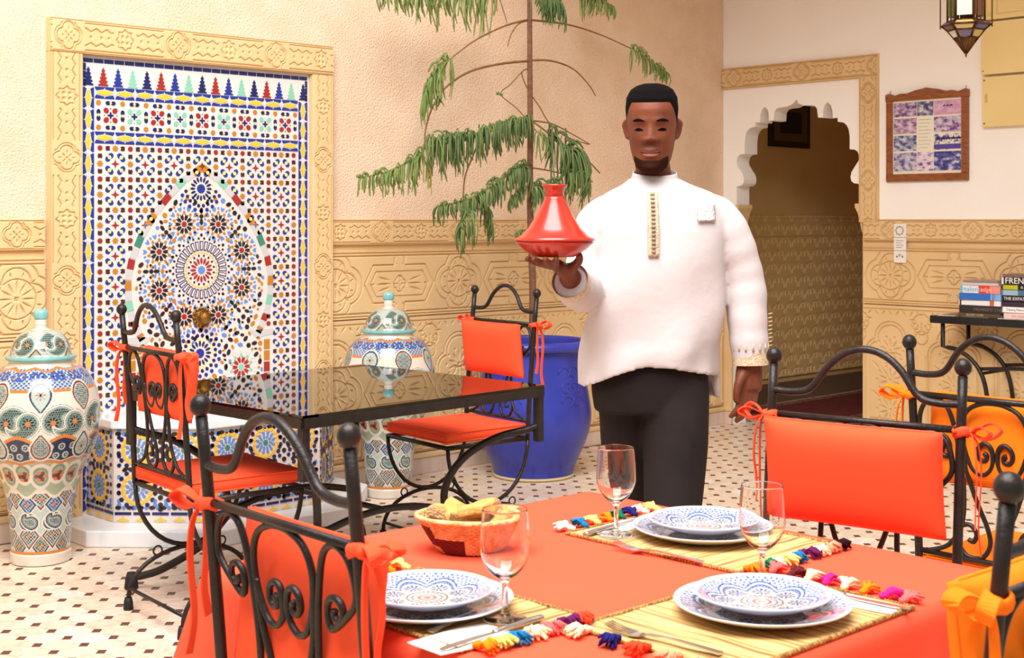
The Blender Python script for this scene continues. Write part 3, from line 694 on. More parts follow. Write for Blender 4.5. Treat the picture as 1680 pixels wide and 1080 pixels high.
def decor(T, Z):
    col = np.empty(T.shape+(3,)); col[:] = JC['cream']
    put(col, (Z > .05) & (Z < .062), 'orange')
    # lower body: net of ogees with paisleys
    lo = (Z > .062) & (Z < .31); R = .13
    put(col, lo, 'pale')
    for n, o, z0, r, fill, ed in ((8, 0, .085, .035, 'sage', 'navy'), (8, PI/8, .13, .042, 'pale', 'brown'), (8, 0, .285, .034, 'pale', 'brown'), (8, PI/8, .262, .032, 'sky', 'navy')):
        x, k = wrap(T, n, o); d = np.abs(x*R)/1.0+np.abs(Z-z0)/1.25-r
        put(col, lo & (d < .010), 'cream'); put(col, lo & (d < .004), ed); put(col, lo & (d < -.004), fill)
        ch = ((np.floor(x*R/.007)+np.floor((Z-z0)/.007)) % 2 == 0); put(col, lo & (d < -.009) & ch, 'navy')
        put(col, lo & (np.hypot(x*R, Z-z0) < .008), 'orange')
    for s, o in ((1, 0.10), (-1, -.10)):
        x, k = wrap(T, 8, o+PI/16 if s > 0 else PI/8+PI/16-.1*0+o); d = paisley(x*R, (Z-.185)*1.0, .026, s)
        put(col, lo & (d < .009), 'cream'); put(col, lo & (d < .003), 'navy'); put(col, lo & (d < -.002), 'teal'); put(col, lo & (d < -.009), 'pale')
        put(col, lo & (d < -.012) & (np.sin(x*R*900)*np.sin(Z*900) > -.1), 'navy')
    # flared collar with sage ogees and orange flowers
    hi = (Z > .31+.018*np.cos(8*T)) & (Z < .45+.012*np.abs(np.cos(4*T)))
    put(col, hi, 'sage'); x, k = wrap(T, 8); Rm = .18
    for o, fillw in ((0, .05), (PI/8, .045)):
        x, k = wrap(T, 8, o); d = np.hypot(x*Rm, (Z-(.385 if o == 0 else .40))*.8)-fillw*.8
        put(col, hi & (np.abs(d) < .006), 'cream'); put(col, hi & (np.abs(d+.012) < .003), 'teal')
        for a in range(6):
            px, pz = .016*math.cos(a*PI/3), .016*math.sin(a*PI/3); put(col, hi & (np.hypot(x*Rm-px, Z-.385-pz) < .009), 'orange' if a % 2 == 0 else 'brown')
        put(col, hi & (np.hypot(x*Rm, Z-.385) < .010), 'navy')
    ed = Z-(.31+.018*np.cos(8*T)); put(col, np.abs(ed) < .007, 'cream'); 
    # belly: yin-yang commas between pendant drops, dark scrolls below
    Rb = .238; b0 = .440+.016*np.abs(np.cos(4*T)); bm = (Z > b0) & (Z < .56); put(col, bm, 'navy')
    x, k = wrap(T, 30); q = np.hypot(x*.225, (Z-.475)); put(col, bm & (np.abs(q-.011-.004*np.sin(T*15)) < .003), 'pale'); put(col, bm & (q < .004), 'pale')
    x, k = wrap(T, 30, PI/30); q = np.hypot(x*.23, (Z-.512)); put(col, bm & (np.abs(q-.012) < .003), 'pale'); put(col, bm & (q < .004), 'pale')
    put(col, np.abs(Z-b0) < .006, 'orange'); put(col, np.abs(Z-b0-.009) < .0025, 'cream')
    x, k = wrap(T, 8); e = Z-(.556-.03*np.cos(x*8/2)**2); put(col, (np.abs(e) < .008) & (Z > .5), 'orange')
    be = (e > .006) & (Z < .80); put(col, be, 'cream')
    x, k = wrap(T, 8, PI/8); X_ = x*Rb; Y_ = Z-.612
    paint_comma(col, be, X_, Y_, .0455, 1.); paint_comma(col, be, -X_, -Y_, .0455, 1.)
    for up, z0, par in ((-1, .726, 0), (1, .502, 1)):
        x, k = wrap(T, 8); d = drop(x*Rb, Z-z0, .041 if up < 0 else .036, up); msk = (Z > .44) & (Z < .81); chk = (k % 2 == par)
        put(col, msk & (d < .013), 'cream'); put(col, msk & (d < .006) & chk, 'brown'); put(col, msk & (d < .006) & ~chk, 'navy'); put(col, msk & (d < -.002), 'pale')
        put(col, msk & (d < -.006) & chk & ((np.floor((x*Rb+Z)/.0075)+np.floor((x*Rb-Z)/.0075)) % 2 == 0), 'black')
        q = np.hypot(x*Rb, Z-z0); an = np.arctan2(Z-z0, x*Rb); put(col, msk & ~chk & (q < .022) & (np.abs(np.sin(2*an)) < .35), 'orange'); put(col, msk & ~chk & (q < .024) & (np.abs(np.cos(2*an)) < .12), 'navy'); put(col, msk & ~chk & (q < .006), 'black')
    # shoulder scroll band
    s0 = .735-.0*T+.03*np.abs(np.sin(4*T))*0; sb = (Z > s0) & (Z < .826)
    keep = np.zeros_like(sb)
    x, k = wrap(T, 8); keep |= drop(x*Rb, Z-.726, .041, -1) < .013
    sb &= ~keep; put(col, sb, 'pale')
    x, k = wrap(T, 30); q = np.hypot(x*.19, (Z-.797)*1.0); put(col, sb & (np.abs(q-.013-.005*np.sin(15*T)) < .004), 'blue'); put(col, sb & (q < .006), 'navy')
    put(col, sb & (np.sin(T*64)*np.sin(Z*380) > .1), 'blue'); put(col, sb & (np.abs(Z-.742) < .006), 'orange')
    put(col, (np.abs(Z-.822-.006*np.cos(10*T)) < .004), 'orange'); put(col, Z > .832, 'cream')
    return col
def lid_decor(T, Z):
    col = np.empty(T.shape+(3,)); col[:] = JC['pale']; put(col, Z < .021, 'turq'); R = .115
    m = (Z > .022) & (Z < .128); put(col, m, 'pale')
    x, k = wrap(T, 5, PI/5); X_ = x*R; Y_ = (Z-.072)
    paint_comma(col, m, X_, Y_, .034, .75); paint_comma(col, m, -X_, -Y_, .034, .75)
    x, k = wrap(T, 5, 0); d = np.abs(x*R)+(Z-.02)*.8-.03; put(col, m & (d < 0), 'brown'); put(col, m & (d < -.007), 'sage')
    put(col, Z > .128, 'cream'); return col
jb, jl = paint_jar()
kn = MB().lathe([(.024, 0), (.030, .012), (.031, .03), (.027, .042), (.012, .047), (.001, .048)], 20)
M_turq = mat('turquoise_glaze', (112, 178, 176), .2, coat=.4, col2=(150, 196, 190), nscale=20)
M_cream = mat('cream_glaze', (232, 222, 206), .25, coat=.4)
def jar(x, y, rz, sc, label):
    t = thing('ceramic_jar', label, 'jar', (x, y, 0), rz, 'lidded painted jars by the fountain'); t.scale = (sc, sc, sc)
    b = link('jar_body', jb, t); l = link('jar_lid', jl, t); l.location.z = .850
    st = MB().lathe([(.026, .147), (.024, .152), (.024, .166), (.026, .170)], 20).build('lid_stem', M_cream, l)
    q = kn.build('lid_knob', M_turq, l); q.location.z = .168
    return t
jar(-4.99, -.40, .35, .955, 'tall lidded ceramic jar painted with paisleys at the left of the fountain')
jar(-3.15, -.335, 1.25, .955, 'tall lidded ceramic jar half hidden behind the glass table')

# ================================================================== BLUE POT AND PINE
pot = thing('plant_pot', 'large cobalt blue glazed pot holding the tall drooping pine', 'pot', (-2.25, -.455, 0))
M_pot = mat('cobalt_glaze', (38, 48, 148), .38, coat=.15, col2=(48, 60, 166), nscale=6, bump=.05, bscale=40)
prof = [(.205, .0), (.215, .02), (.225, .06), (.262, .14), (.300, .24), (.312, .33), (.302, .42), (.284, .52), (.272, .60), (.268, .66), (.270, .675), (.296, .682), (.308, .70), (.304, .722), (.288, .732), (.268, .728), (.262, .70), (.258, .64)]
pp = [(r, z) for r, z in smooth_path([(r, z, 0) for r, z in prof], 4) for r, z in [(r, z)]] if False else [(v[0], v[1]) for v in smooth_path([(r, z, 0) for r, z in prof], 4)]
MB().lathe(pp, 56, capt=False).build('pot_body', M_pot, pot)
MB().lathe([(.200, -.001), (.222, .004), (.222, .016), (.20, .018)], 48).build('pot_foot', mat('raw_clay', (206, 184, 140), .8), pot)
q = MB().lathe([(.001, .648), (.10, .655), (.20, .645), (.258, .64)], 32, capb=False, capt=False); q.build('soil', mat('dry_soil', (96, 64, 40), .95, col2=(140, 100, 62), nscale=30, bump=.8, bscale=60), pot)
# incised leaf ornaments on the side turned to the room
def potr(z): return np.interp(z, [p[1] for p in prof[:10]], [p[0] for p in prof[:10]])
for a0 in (-1.6, -.35, -2.85, .9, 2.1):
    orn = MB()
    for (du, z0, sw) in ((0, .57, 1), (.0, .49, -1), (.02, .42, 1)):
        for s in (-1, 1):
            pts = []
            for k in range(9):
                t = k/8*PI*1.5; rad = .045*(1-.55*k/8); a = a0+du+(s*sw*rad*math.cos(t)+s*.03)/.28; zz = z0+rad*math.sin(t)*.9
                rr = potr(zz)+.001; pts.append((rr*math.cos(a), rr*math.sin(a), zz))
            orn.tube(pts, .0035, 5)
    orn.build('pot_ornament', M_pot, pot)

M_bark = mat('pine_bark', (126, 84, 62), .85, col2=(104, 66, 50), nscale=14, bump=.5, bscale=70, stretch=(1, 1, 2.5))
M_twig = mat('pine_twig', (134, 92, 52), .8, col2=(110, 78, 44), nscale=14)
M_ndl = mat('pine_needles', (100, 120, 52), .55, col2=(132, 148, 76), nscale=9); M_ndl2 = mat('pine_needles_dark', (74, 96, 46), .55, col2=(106, 124, 64), nscale=9); M_yel = mat('pine_needles_yellow', (186, 168, 70), .6, col2=(150, 150, 64), nscale=12)
tree = thing('potted_pine', 'tall thin indoor pine with drooping fronds growing from the blue pot', 'tree', (-2.245, -.44, .645))
TB = Vector((-2.245, -.44, .645))
def Pw(X, Z, Y=-.42): return Vector((X, Y, Z))-TB
trk = smooth_path([(0, 0, -.03), (.004, 0, .35), (-.006, .01, .8), (.004, .02, 1.25), (.0, .02, 1.8), (.0, .02, 2.5)], 6)
MB().tube(trk, [.021-.009*k/(len(trk)-1) for k in range(len(trk))], 10).build('trunk', M_bark, tree)
def pu(u, v, Y=-.42):
    """room point on the plane at distance -Y from the fountain wall seen at (u, v): used to read the branch layout off the photo"""
    k = (u-840)/2247; fx, fy, rx, ry = .6895, .7242, .7242, -.6895
    dx, dy = fx+k*rx, fy+k*ry; s = (Y-CAM.y)/dy
    return Vector((CAM.x+dx*s, Y, 1.38-(v-360)/2247*s))-TB
def branch(pts, r0=.006, r1=.003):
    q = smooth_path(pts, 6); MB().tube(q, [r0+(r1-r0)*k/(len(q)-1) for k in range(len(q))], 6).build('branch', M_twig, tree)
def frond(pts, L0, L1, m, dens=70, spread=.35, side=None, up=.0, thick=.005):
    """a branchlet with hanging rope-like strands"""
    q = smooth_path(pts, 8); n = len(q); b = MB(); b.tube(q, .0035, 5); dens = int(dens*1.3)
    for k in range(dens):
        f = (k+random.random())/dens; i = min(int(f*(n-1)), n-2); p = q[i].lerp(q[i+1], f*(n-1)-i); t = (q[i+1]-q[i]).normalized()
        L = (L0+(L1-L0)*f)*(.5+.75*random.random()); a = random.uniform(-1, 1)
        sd = Vector((t.y, -t.x, 0)); sd = sd.normalized() if sd.length > .01 else Vector((0, 1, 0))
        out = (sd*a*spread+t*random.uniform(-.1, .75)+Vector((0, 0, up*random.random()))); d1 = out*L*.5; cu = random.uniform(-.25, .25)
        e = p+d1*1.15+Vector((0, 0, -L))+t*cu*L*.5; m1 = p+d1*.9+Vector((0, 0, up*L*.35-L*.10)); m2 = p+d1*1.4+Vector((0, 0, -L*.5))-t*cu*L*.2
        th_ = thick*random.uniform(.75, 1.25)
        if random.random() < .28:
            l2 = L*random.uniform(.25, .45); m1 = p+out*l2*.5+Vector((0, 0, l2*.45)); m2 = p+out*l2*1.1+Vector((0, 0, l2*.5)); e = p+out*l2*1.7+Vector((0, 0, l2*.1))
        b.tube(smooth_path([p, m1, m2, e], 3), [th_*.7]*3+[th_]*4+[th_*.8]*2+[.0014], 4)
    return b.build('frond', m, tree)
# whorl branches
branch([pu(868, 32), pu(830, 42), pu(780, 66), pu(740, 96)]); frond([pu(742, 95), pu(722, 105), pu(706, 128), pu(698, 150)], .20, .12, M_ndl, 60, .3)
branch([pu(868, 100), pu(820, 105), pu(770, 118), pu(730, 145), pu(708, 180), pu(698, 215), pu(697, 245)], .007, .004)
frond([pu(697, 245), pu(675, 262), pu(650, 275), pu(620, 286), pu(588, 292)], .16, .07, M_ndl, 70, .3)
frond([pu(700, 250, -.45), pu(703, 262, -.47), pu(706, 275, -.48)], .14, .10, M_yel, 9, .2)
frond([pu(722, 158), pu(718, 168)], .03, .03, M_ndl, 12, .6)
branch([pu(868, 33), pu(850, 40), pu(838, 58), pu(833, 76)], .0045, .003)
branch([pu(872, 33), pu(930, 40), pu(985, 57), pu(1036, 80)]); frond([pu(1034, 79), pu(1055, 90), pu(1076, 106), pu(1094, 118)], .13, .07, M_ndl, 55, .35)
branch([pu(872, 99), pu(905, 100), pu(940, 113), pu(965, 138), pu(977, 157)], .006, .003)
branch([pu(870, 112), pu(856, 120), pu(868, 150), pu(885, 175), pu(900, 200), pu(925, 222), pu(965, 237)], .004, .003)
branch([pu(872, 198), pu(905, 203), pu(935, 218), pu(968, 237)], .0045, .003)
branch([pu(872, 198, -.45), pu(895, 215, -.5), pu(925, 242, -.52), pu(955, 255, -.52), pu(984, 284, -.5)], .005, .0035)
frond([pu(868, 200, -.44), pu(840, 206, -.5), pu(800, 218, -.55), pu(760, 232, -.58), pu(708, 236, -.6)], .12, .17, M_ndl2, 150, .55, up=.55)
branch([pu(790, 222, -.55), pu(775, 258, -.55), pu(763, 290, -.55), pu(760, 325, -.55)], .005, .004)
frond([pu(866, 272, -.44), pu(848, 278, -.5), pu(812, 302, -.55), pu(775, 325, -.58), pu(722, 339, -.6)], .15, .08, M_ndl2, 150, .5, up=.15)
frond([pu(775, 335, -.57), pu(768, 352, -.6), pu(757, 372, -.62)], .14, .13, M_ndl2, 34, .5); frond([pu(792, 332, -.5), pu(800, 345, -.5), pu(803, 365, -.5)], .12, .10, M_ndl2, 40, .5)
frond([pu(862, 300, -.46), pu(845, 318, -.5), pu(838, 330, -.52)], .09, .05, M_ndl2, 30, .5); frond([pu(866, 378, -.46), pu(852, 378, -.5), pu(846, 384, -.5)], .035, .02, M_ndl2, 16, .6)
frond([pu(900, 215, -.5), pu(925, 240, -.55), pu(938, 245, -.58)], .24, .26, M_ndl2, 70, .5, up=.2); frond([pu(880, 215, -.5), pu(888, 218, -.5), pu(898, 235, -.5)], .14, .1, M_ndl, 14, .4)
branch([pu(870, 275), pu(900, 280), pu(930, 287)], .004, .003)
frond([pu(930, 287, -.55), pu(950, 286, -.6), pu(968, 300, -.62)], .14, .08, M_ndl, 60, .6, up=.2); frond([pu(872, 305, -.5), pu(895, 302, -.55), pu(915, 298, -.58)], .13, .12, M_ndl2, 60, .5)
# old growth at the top of the picture
branch([pu(870, -30), pu(800, -28), pu(720, -40), pu(640, -45)], .007, .004); frond([pu(815, -16), pu(745, -16), pu(690, -20), pu(630, -30)], .21, .12, M_ndl, 110, .35)
branch([pu(872, -20), pu(920, -24), pu(980, -10)], .006, .003); frond([pu(880, -20, -.5), pu(895, -12, -.55), pu(915, 0, -.6)], .16, .12, M_ndl2, 70, .5); frond([pu(950, -25), pu(975, -12), pu(1008, 14)], .16, .05, M_ndl, 60, .3)
frond([pu(808, -22), pu(815, -10)], .09, .06, M_yel, 8, .2); branch([pu(810, -25), pu(822, 5), pu(832, 38)], .003, .002)
branch([pu(856, 118), pu(838, 138), pu(822, 155), pu(850, 180), pu(880, 215), pu(905, 240)], .0035, .0025); frond([pu(824, 154), pu(814, 152)], .01, .01, M_ndl, 10, .8)
# ================================================================== WROUGHT-IRON CHAIRS
M_iron = mat('wrought_iron', (34, 27, 25), .42, .35, col2=(46, 36, 32), nscale=30, bump=.15, bscale=120)
M_red = mat('red_cushion', (247, 84, 48), .85, spec=.2, bump=.12, bscale=500, bdist=.001)
M_org = mat('orange_cushion', (255, 122, 16), .85, spec=.2, bump=.12, bscale=500, bdist=.001)
M_rub = mat('black_rubber', (20, 18, 18), .7)
def spiral(cx, cz, r0, r1, a0, turns, n=22):
    return [(cx+(r0+(r1-r0)*k/n)*math.cos(a0+turns*2*PI*k/n), cz+(r0+(r1-r0)*k/n)*math.sin(a0+turns*2*PI*k/n)) for k in range(n+1)]
def pillow(L, Wd, T, n=26, edge=.62):
    """box cushion with soft edges centred at the origin: length on y, width on x, thickness on z"""
    u = np.linspace(-1, 1, n); X, Y = np.meshgrid(u, u)
    e = (1-np.abs(X)**8)*(1-np.abs(Y)**8); h = T/2*(edge+(1-edge)*np.clip((1-X**4)*(1-Y**4), 0, 1)**.6)
    rx = 1-.03*(Y**4)*0; px = X*Wd/2*(1-.025*(1-Y**2)); py = Y*L/2*(1-.02*(1-X**2))
    top = np.stack([px, py, h], -1); bot = np.stack([px, py, -h], -1)
    vs = np.concatenate([top.reshape(-1, 3), bot.reshape(-1, 3)]); fs = []; N = n*n
    for j in range(n-1):
        for i in range(n-1):
            a = j*n+i; fs += [(a, a+1, a+n+1, a+n), (N+a, N+a+n, N+a+n+1, N+a+1)]
    ed = [i for i in range(n)]+[(j*n+n-1) for j in range(1, n)]+[(n-1)*n+i for i in range(n-2, -1, -1)]+[j*n for j in range(n-2, 0, -1)]
    for k in range(len(ed)): a, b = ed[k], ed[(k+1) % len(ed)]; fs.append((b, a, N+a, N+b))
    rim = [(px.reshape(-1)[k], py.reshape(-1)[k]) for k in ed]
    return MB().add([tuple(v) for v in vs], fs, 0, True), rim
HW = .22
def bx(z): return -.05*max(0, (z-.45)/.61)**1.3      # the back leans away above the seat
def make_chair(m_c, name='iron_chair', rz_=.93, az_=.985, ch=.228, cx_=.022, ct_=.080):
    t = thing(name, 'x', 'chair')
    for s in (-1, 1):
        y = s*HW
        pts = [(bx(z), y, z) for z in np.linspace(.445, 1.045, 9)]
        p = MB().tube(pts, .0105, 10).build('post', M_iron, t)
        MB().ball((bx(1.06), y, 1.063), .0185, 16, sz=1.08).build('finial', M_iron, p)
        u = [(0+.21-.21*math.cos(PI*k/20), y, .445-.245*math.sin(PI*k/20)) for k in range(21)]
        MB().tube(u, .0085, 8).build('curved_leg', M_iron, t)
        a = [(.21-.235*math.cos(PI*k/20), y, .025+.17*math.sin(PI*k/20)**.8) for k in range(21)]
        lg = MB().tube(a, .0085, 8).build('arched_foot', M_iron, t)
        for x in (-.025, .445):
            MB().lathe([(.0135, 0), (.018, .004), (.016, .03), (.0125, .044)], 10, (x, y, 0)).build('rubber_foot', M_rub, lg)
        for x in (.085, .335):
            r = [(x+.0165*math.cos(2*PI*k/16), y, .205+.0165*math.sin(2*PI*k/16)-.012) for k in range(16)]
            MB().tube(r, .0035, 6, closed=True).build('ring', M_iron, t)
    MB().tube([(-.02, -HW, .075), (-.02, HW, .075)], .0065, 8).build('stretcher', M_iron, t)
    MB().tube([(.44, -HW, .075), (.44, HW, .075)], .0065, 8).build('stretcher', M_iron, t)
    MB().tube([(0, -HW, .447), (.42, -HW, .447), (.42, HW, .447), (0, HW, .447)], .0095, 8, closed=True).build('seat_frame', M_iron, t)
    MB().tube([(bx(rz_), -HW, rz_), (bx(rz_), HW, rz_)], .008, 8).build('back_rail', M_iron, t)
    MB().tube([(bx(.52), -HW, .52), (bx(.52), HW, .52)], .007, 8).build('back_rail', M_iron, t)
    ar = [(-HW, az_), (-.17, az_-.002), (-.125, az_+.010), (-.085, az_+.062), (-.045, az_+.093), (0, az_+.104), (.045, az_+.093), (.085, az_+.062), (.125, az_+.010), (.17, az_-.002), (HW, az_)]
    MB().tube(smooth_path([(bx(z), y, z) for y, z in ar], 5), .0085, 10).build('arched_rail', M_iron, t)
    # scrolls between the rails
    def bar(pts2, r=.0062, n=5): 
        MB().tube(smooth_path([(bx(.52+(z-.52)*(rz_-.52)/.375)+.001, y, .52+(z-.52)*(rz_-.52)/.375) for y, z in pts2], n), r, 8).build('scroll', M_iron, t)
    for s in (-1, 1):
        sp = spiral(-.148, .782, .006, .030, .4, -1.25, 10)
        o = sp+[(-.196, .80), (-.203, .835), (-.188, .872), (-.155, .887), (-.122, .868), (-.103, .81), (-.092, .74), (-.088, .67), (-.097, .60), (-.135, .545), (-.195, .522)]
        bar([(s*y, z) for y, z in o])
        sp = spiral(-.030, .765, .005, .024, 2.6, 1.25, 10)
        i_ = [(-.030+.005, .765)]+spiral(-.030, .765, .006, .022, PI*.9, 1.1, 9)[1:]+[(-.058, .745), (-.083, .785), (-.088, .83), (-.068, .868), (-.03, .886), (0, .889)]
        i_ = [(-.026, .778), (-.036, .776), (-.038, .764), (-.028, .755), (-.015, .762), (-.010, .782), (-.020, .797), (-.035, .800)]
        i_ = [(-.030, .772), (-.022, .768), (-.024, .757), (-.036, .755), (-.045, .766), (-.043, .784), (-.028, .795), (-.012, .788), (-.006, .765), (-.012, .738), (-.035, .722), (-.062, .735), (-.084, .785), (-.086, .835), (-.066, .870), (-.03, .886), (0, .889)]
        bar([(s*y, z) for y, z in i_])
        lo = [(-.084, .79), (-.078, .73), (-.055, .66), (-.028, .60), (-.022, .56), (-.045, .528), (-.085, .527), (-.108, .556), (-.100, .592), (-.074, .600), (-.058, .582), (-.066, .562), (-.080, .566)]
        bar([(s*y, z) for y, z in lo])
    # seat cushion
    q, rim = pillow(.43, .43, .062); sc = q.build('seat_cushion', m_c, t); sc.location = (.212, 0, .487)
    MB().tube([(x, y, .0185) for x, y in rim[::2]], .0032, 5, closed=True).build('piping', m_c, sc); MB().tube([(x, y, -.0185) for x, y in rim[::2]], .0032, 5, closed=True).build('piping', m_c, sc)
    # back cushion hung from the top rail
    q, rim = pillow(.405, ch, ct_, 26, .16); bc = q.build('back_cushion', m_c, t); bc.location = (cx_, 0, rz_-ch/2+(.002 if ch < .28 else -.014)); bc.rotation_euler = (0, math.radians(96), 0)
    MB().tube([(x, y, 0) for x, y in rim[::2]], .0038, 5, closed=True).build('piping', m_c, bc)
    for s in (-1, 1):
        b = MB(); y = s*(HW); x = bx(rz_); zo = rz_-.895
        b.tube([(x+.016*math.cos(2*PI*k/12), y+.016*math.sin(2*PI*k/12), .892+.004*math.sin(4*PI*k/12)) for k in range(12)], .0065, 6, closed=True, flat=(1.6, .5))
        b.ball((x-.006, y+s*.019, .892), .011, 8)
        for (dx, dz, ln) in ((-.02, .02, .055), (.02, .015, .045)):
            ribbon(b, [(x-.004, y+s*.022, .892), (x+dx, y+s*(.022+ln*.6), .892+dz), (x+dx*1.2, y+s*(.022+ln), .892+dz*.3), (x+dx*.5, y+s*(.022+ln*.6), .892-.012), (x-.004, y+s*.022, .890)], [.008, .02, .024, .02, .008], side=(1, 0, .3))
        for (dx, ln) in ((-.012, .26), (.012, .20)):
            ribbon(b, [(x, y+s*.022, .89), (x+dx, y+s*.034, .86), (x+dx*1.3, y+s*.038, .80), (x+dx*.8, y+s*.034, .89-ln*.75), (x+dx*1.6, y+s*.036, .89-ln)], [.008, .012, .014, .014, .018], side=(1, .3, 0))
        b.tube([(x+.02, y-s*.012, .893), (x+.012, y, .897), (x-.002, y+s*.019, .892)], .005, 6)
        b.v = [(p_[0], p_[1], p_[2]+zo) for p_ in b.v]; b.build('cushion_tie', m_c, t)
    return t
def place(ch, x, y, rz, label): ch.location = (x, y, 0); ch.rotation_euler = (0, 0, math.radians(rz)); ch['label'] = label; ch['group'] = 'wrought-iron chairs'; return ch
chR = make_chair(M_red); chO = make_chair(M_org)
place(chR, -5.07, -1.51, -5, 'black iron chair with red cushions tucked under the glass table before the fountain')
place(copy_tree(chR), -3.345, -1.335, 175, 'black iron chair with red cushions in front of the blue pot')
place(make_chair(M_red, 'iron_chair', .897, .962, .29, .020, .042), -6.165, -3.895, -2, 'black iron scroll-back chair in the foreground at the left end of the red table')
place(copy_tree(chR), -4.80, -4.064, 190, 'black iron chair with plump red back cushion beyond the red table, beside the waiter')
place(chO, -4.20, -4.095, 0, 'black iron chair with orange cushions near the book table, its back turned')
place(copy_tree(chO), -5.672, -4.912, 90, 'black iron chair with orange tie cut off by the right edge of the picture')

# ================================================================== GLASS TABLE
gt = thing('glass_table', 'square wrought-iron table with smoked glass top beside the fountain', 'table', (-4.360, -1.545, 0), math.radians(2.5))
GW, GD, GZ = .565, .535, .75
fr_ = MB()
for s in (-1, 1):
    MB().box(-GW, GW, s*GD-.009, s*GD+.009, GZ-.040, GZ-.006).build('table_frame', M_iron, gt); MB().box(s*GW-.009, s*GW+.009, -GD, GD, GZ-.040, GZ-.006).build('table_frame', M_iron, gt)
def glass_mat(name, tint, refl_rough=.02, trans=.5):
    m = bpy.data.materials.new(name); m.use_nodes = True; nt = m.node_tree; nt.nodes.clear()
    o = nt.nodes.new('ShaderNodeOutputMaterial'); tr = nt.nodes.new('ShaderNodeBsdfTransparent'); gl = nt.nodes.new('ShaderNodeBsdfGlossy'); fr = nt.nodes.new('ShaderNodeFresnel'); mx = nt.nodes.new('ShaderNodeMixShader')
    tr.inputs[0].default_value = rgb(*tint); gl.inputs['Roughness'].default_value = refl_rough; gl.inputs[0].default_value = (1, 1, 1, 1); fr.inputs[0].default_value = 1.62
    nt.links.new(fr.outputs[0], mx.inputs[0]); nt.links.new(tr.outputs[0], mx.inputs[1]); nt.links.new(gl.outputs[0], mx.inputs[2]); nt.links.new(mx.outputs[0], o.inputs[0]); return m
M_smoke = glass_mat('smoked_glass', (92, 78, 58))
MB().box(-GW-.004, GW+.004, -GD-.004, GD+.004, GZ-.006, GZ+.003).build('glass_top', M_smoke, gt)
for sx in (-1, 1):
    for sy in (-1, 1):
        cx, cy = sx*(GW-.012), sy*(GD-.012)
        def at(k, z): return (cx-sx*k, cy-sy*k, z)
        MB().box(cx-.014, cx+.014, cy-.014, cy+.014, .54, GZ-.04).build('corner_post', M_iron, gt)
        leg = [at(0, .60), at(.03, .585), at(.11, .555), at(.19, .49), at(.24, .40), at(.25, .30), at(.20, .18), at(.09, .08), at(.03, .05), at(.0, .045)]
        l = MB().tube(smooth_path(leg, 6), .0145, 10).build('leg', M_iron, gt)
        MB().lathe([(.019, 0), (.026, .005), (.022, .04), (.016, .062)], 12, at(.0, 0)).build('rubber_foot', M_rub, l)
        cu = [at(.25, .30), at(.222, .325), at(.20, .30), at(.215, .272), at(.24, .262)]
        MB().tube(smooth_path(cu, 5), .009, 8).build('curl', M_iron, gt)
for sy in (-1, 1):
    y = sy*(GD-.012-.25); x = GW-.012-.25
    MB().tube(smooth_path([(-x, y, .285), (-x*.5, y, .318), (0, y, .33), (x*.5, y, .318), (x, y, .285)], 5), .0135, 10).build('stretcher', M_iron, gt)
MB().tube([(0, -(GD-.262), .33), (0, GD-.262, .33)], .011, 10).build('stretcher', M_iron, gt)
# ================================================================== DINING TABLE
TX0, TX1, TY0, TY1, TZ = -6.09, -5.05, -4.55, -3.49, .73
dt = thing('dining_table', 'square dining table hidden under the red cloth', 'table', ((TX0+TX1)/2, (TY0+TY1)/2, 0))
hx, hy = (TX1-TX0)/2, (TY1-TY0)/2
MB().box(-hx+.01, hx-.01, -hy+.01, hy-.01, TZ-.035, TZ-.006).build('table_top', M_iron, dt)
for sx in (-1, 1):
    for sy in (-1, 1): MB().tube([(sx*(hx-.06), sy*(hy-.06), 0), (sx*(hx-.06), sy*(hy-.06), TZ-.035)], .016, 10).build('leg', M_iron, dt)
M_cloth = mat('red_tablecloth', (245, 88, 60), .9, spec=.15, bump=.1, bscale=600, bdist=.001)
def cloth():
    n = 176; per = []
    # rounded rectangle, parametrised by arc length
    rc = .018; L = []
    for (cx, cy, a0) in ((hx-rc, hy-rc, 0), (-hx+rc, hy-rc, PI/2), (-hx+rc, -hy+rc, PI), (hx-rc, -hy+rc, 3*PI/2)):
        for k in range(5): a = a0+PI/2*k/4; L.append((cx+rc*math.cos(a), cy+rc*math.sin(a), math.cos(a), math.sin(a), 1-abs(k-2)/2*.6))
        nx = {0: (-hx+rc, hy), 1: (-hx, -hy+rc), 2: (hx-rc, -hy), 3: (hx, hy-rc)}[len(L)//5-1 if False else int(round(a0/(PI/2)))]
        x0, y0 = L[-1][:2]; d = math.hypot(nx[0]-x0, nx[1]-y0); m = 36
        for k in range(1, m): 
            f = k/m; ed = min(f, 1-f)*d; L.append((x0+(nx[0]-x0)*f, y0+(nx[1]-y0)*f, math.cos(a0+PI/2), math.sin(a0+PI/2), max(0, .55-ed*2.2)))
    L = np.array(L); N = len(L); rows = []
    for f in (0.0, .3, .62, .86, .97): rows.append(np.stack([L[:, 0]*f, L[:, 1]*f, np.full(N, .0045)], -1))
    rows.append(np.stack([L[:, 0], L[:, 1], np.full(N, .002)], -1))
    s = np.arange(N)/N*2*PI
    for k in range(1, 15):
        h = k/14*.202; w = .012*np.sin(s*22+1.)*min(1, h*8)+.008*np.sin(s*37)*min(1, h*6)
        out = .008+h*.09+L[:, 4]*h*.30+w*h*3
        rows.append(np.stack([L[:, 0]+L[:, 2]*out, L[:, 1]+L[:, 3]*out, np.full(N, -h-.002)], -1))
    P = np.stack(rows); me = grid_mesh('tablecloth', P, M_cloth, True)
    o = link('tablecloth', me); o.location = ((TX0+TX1)/2, (TY0+TY1)/2, TZ); return o
tag(cloth(), 'plain red cloth draped over the dining table in the foreground', 'tablecloth')
TT = TZ+.006
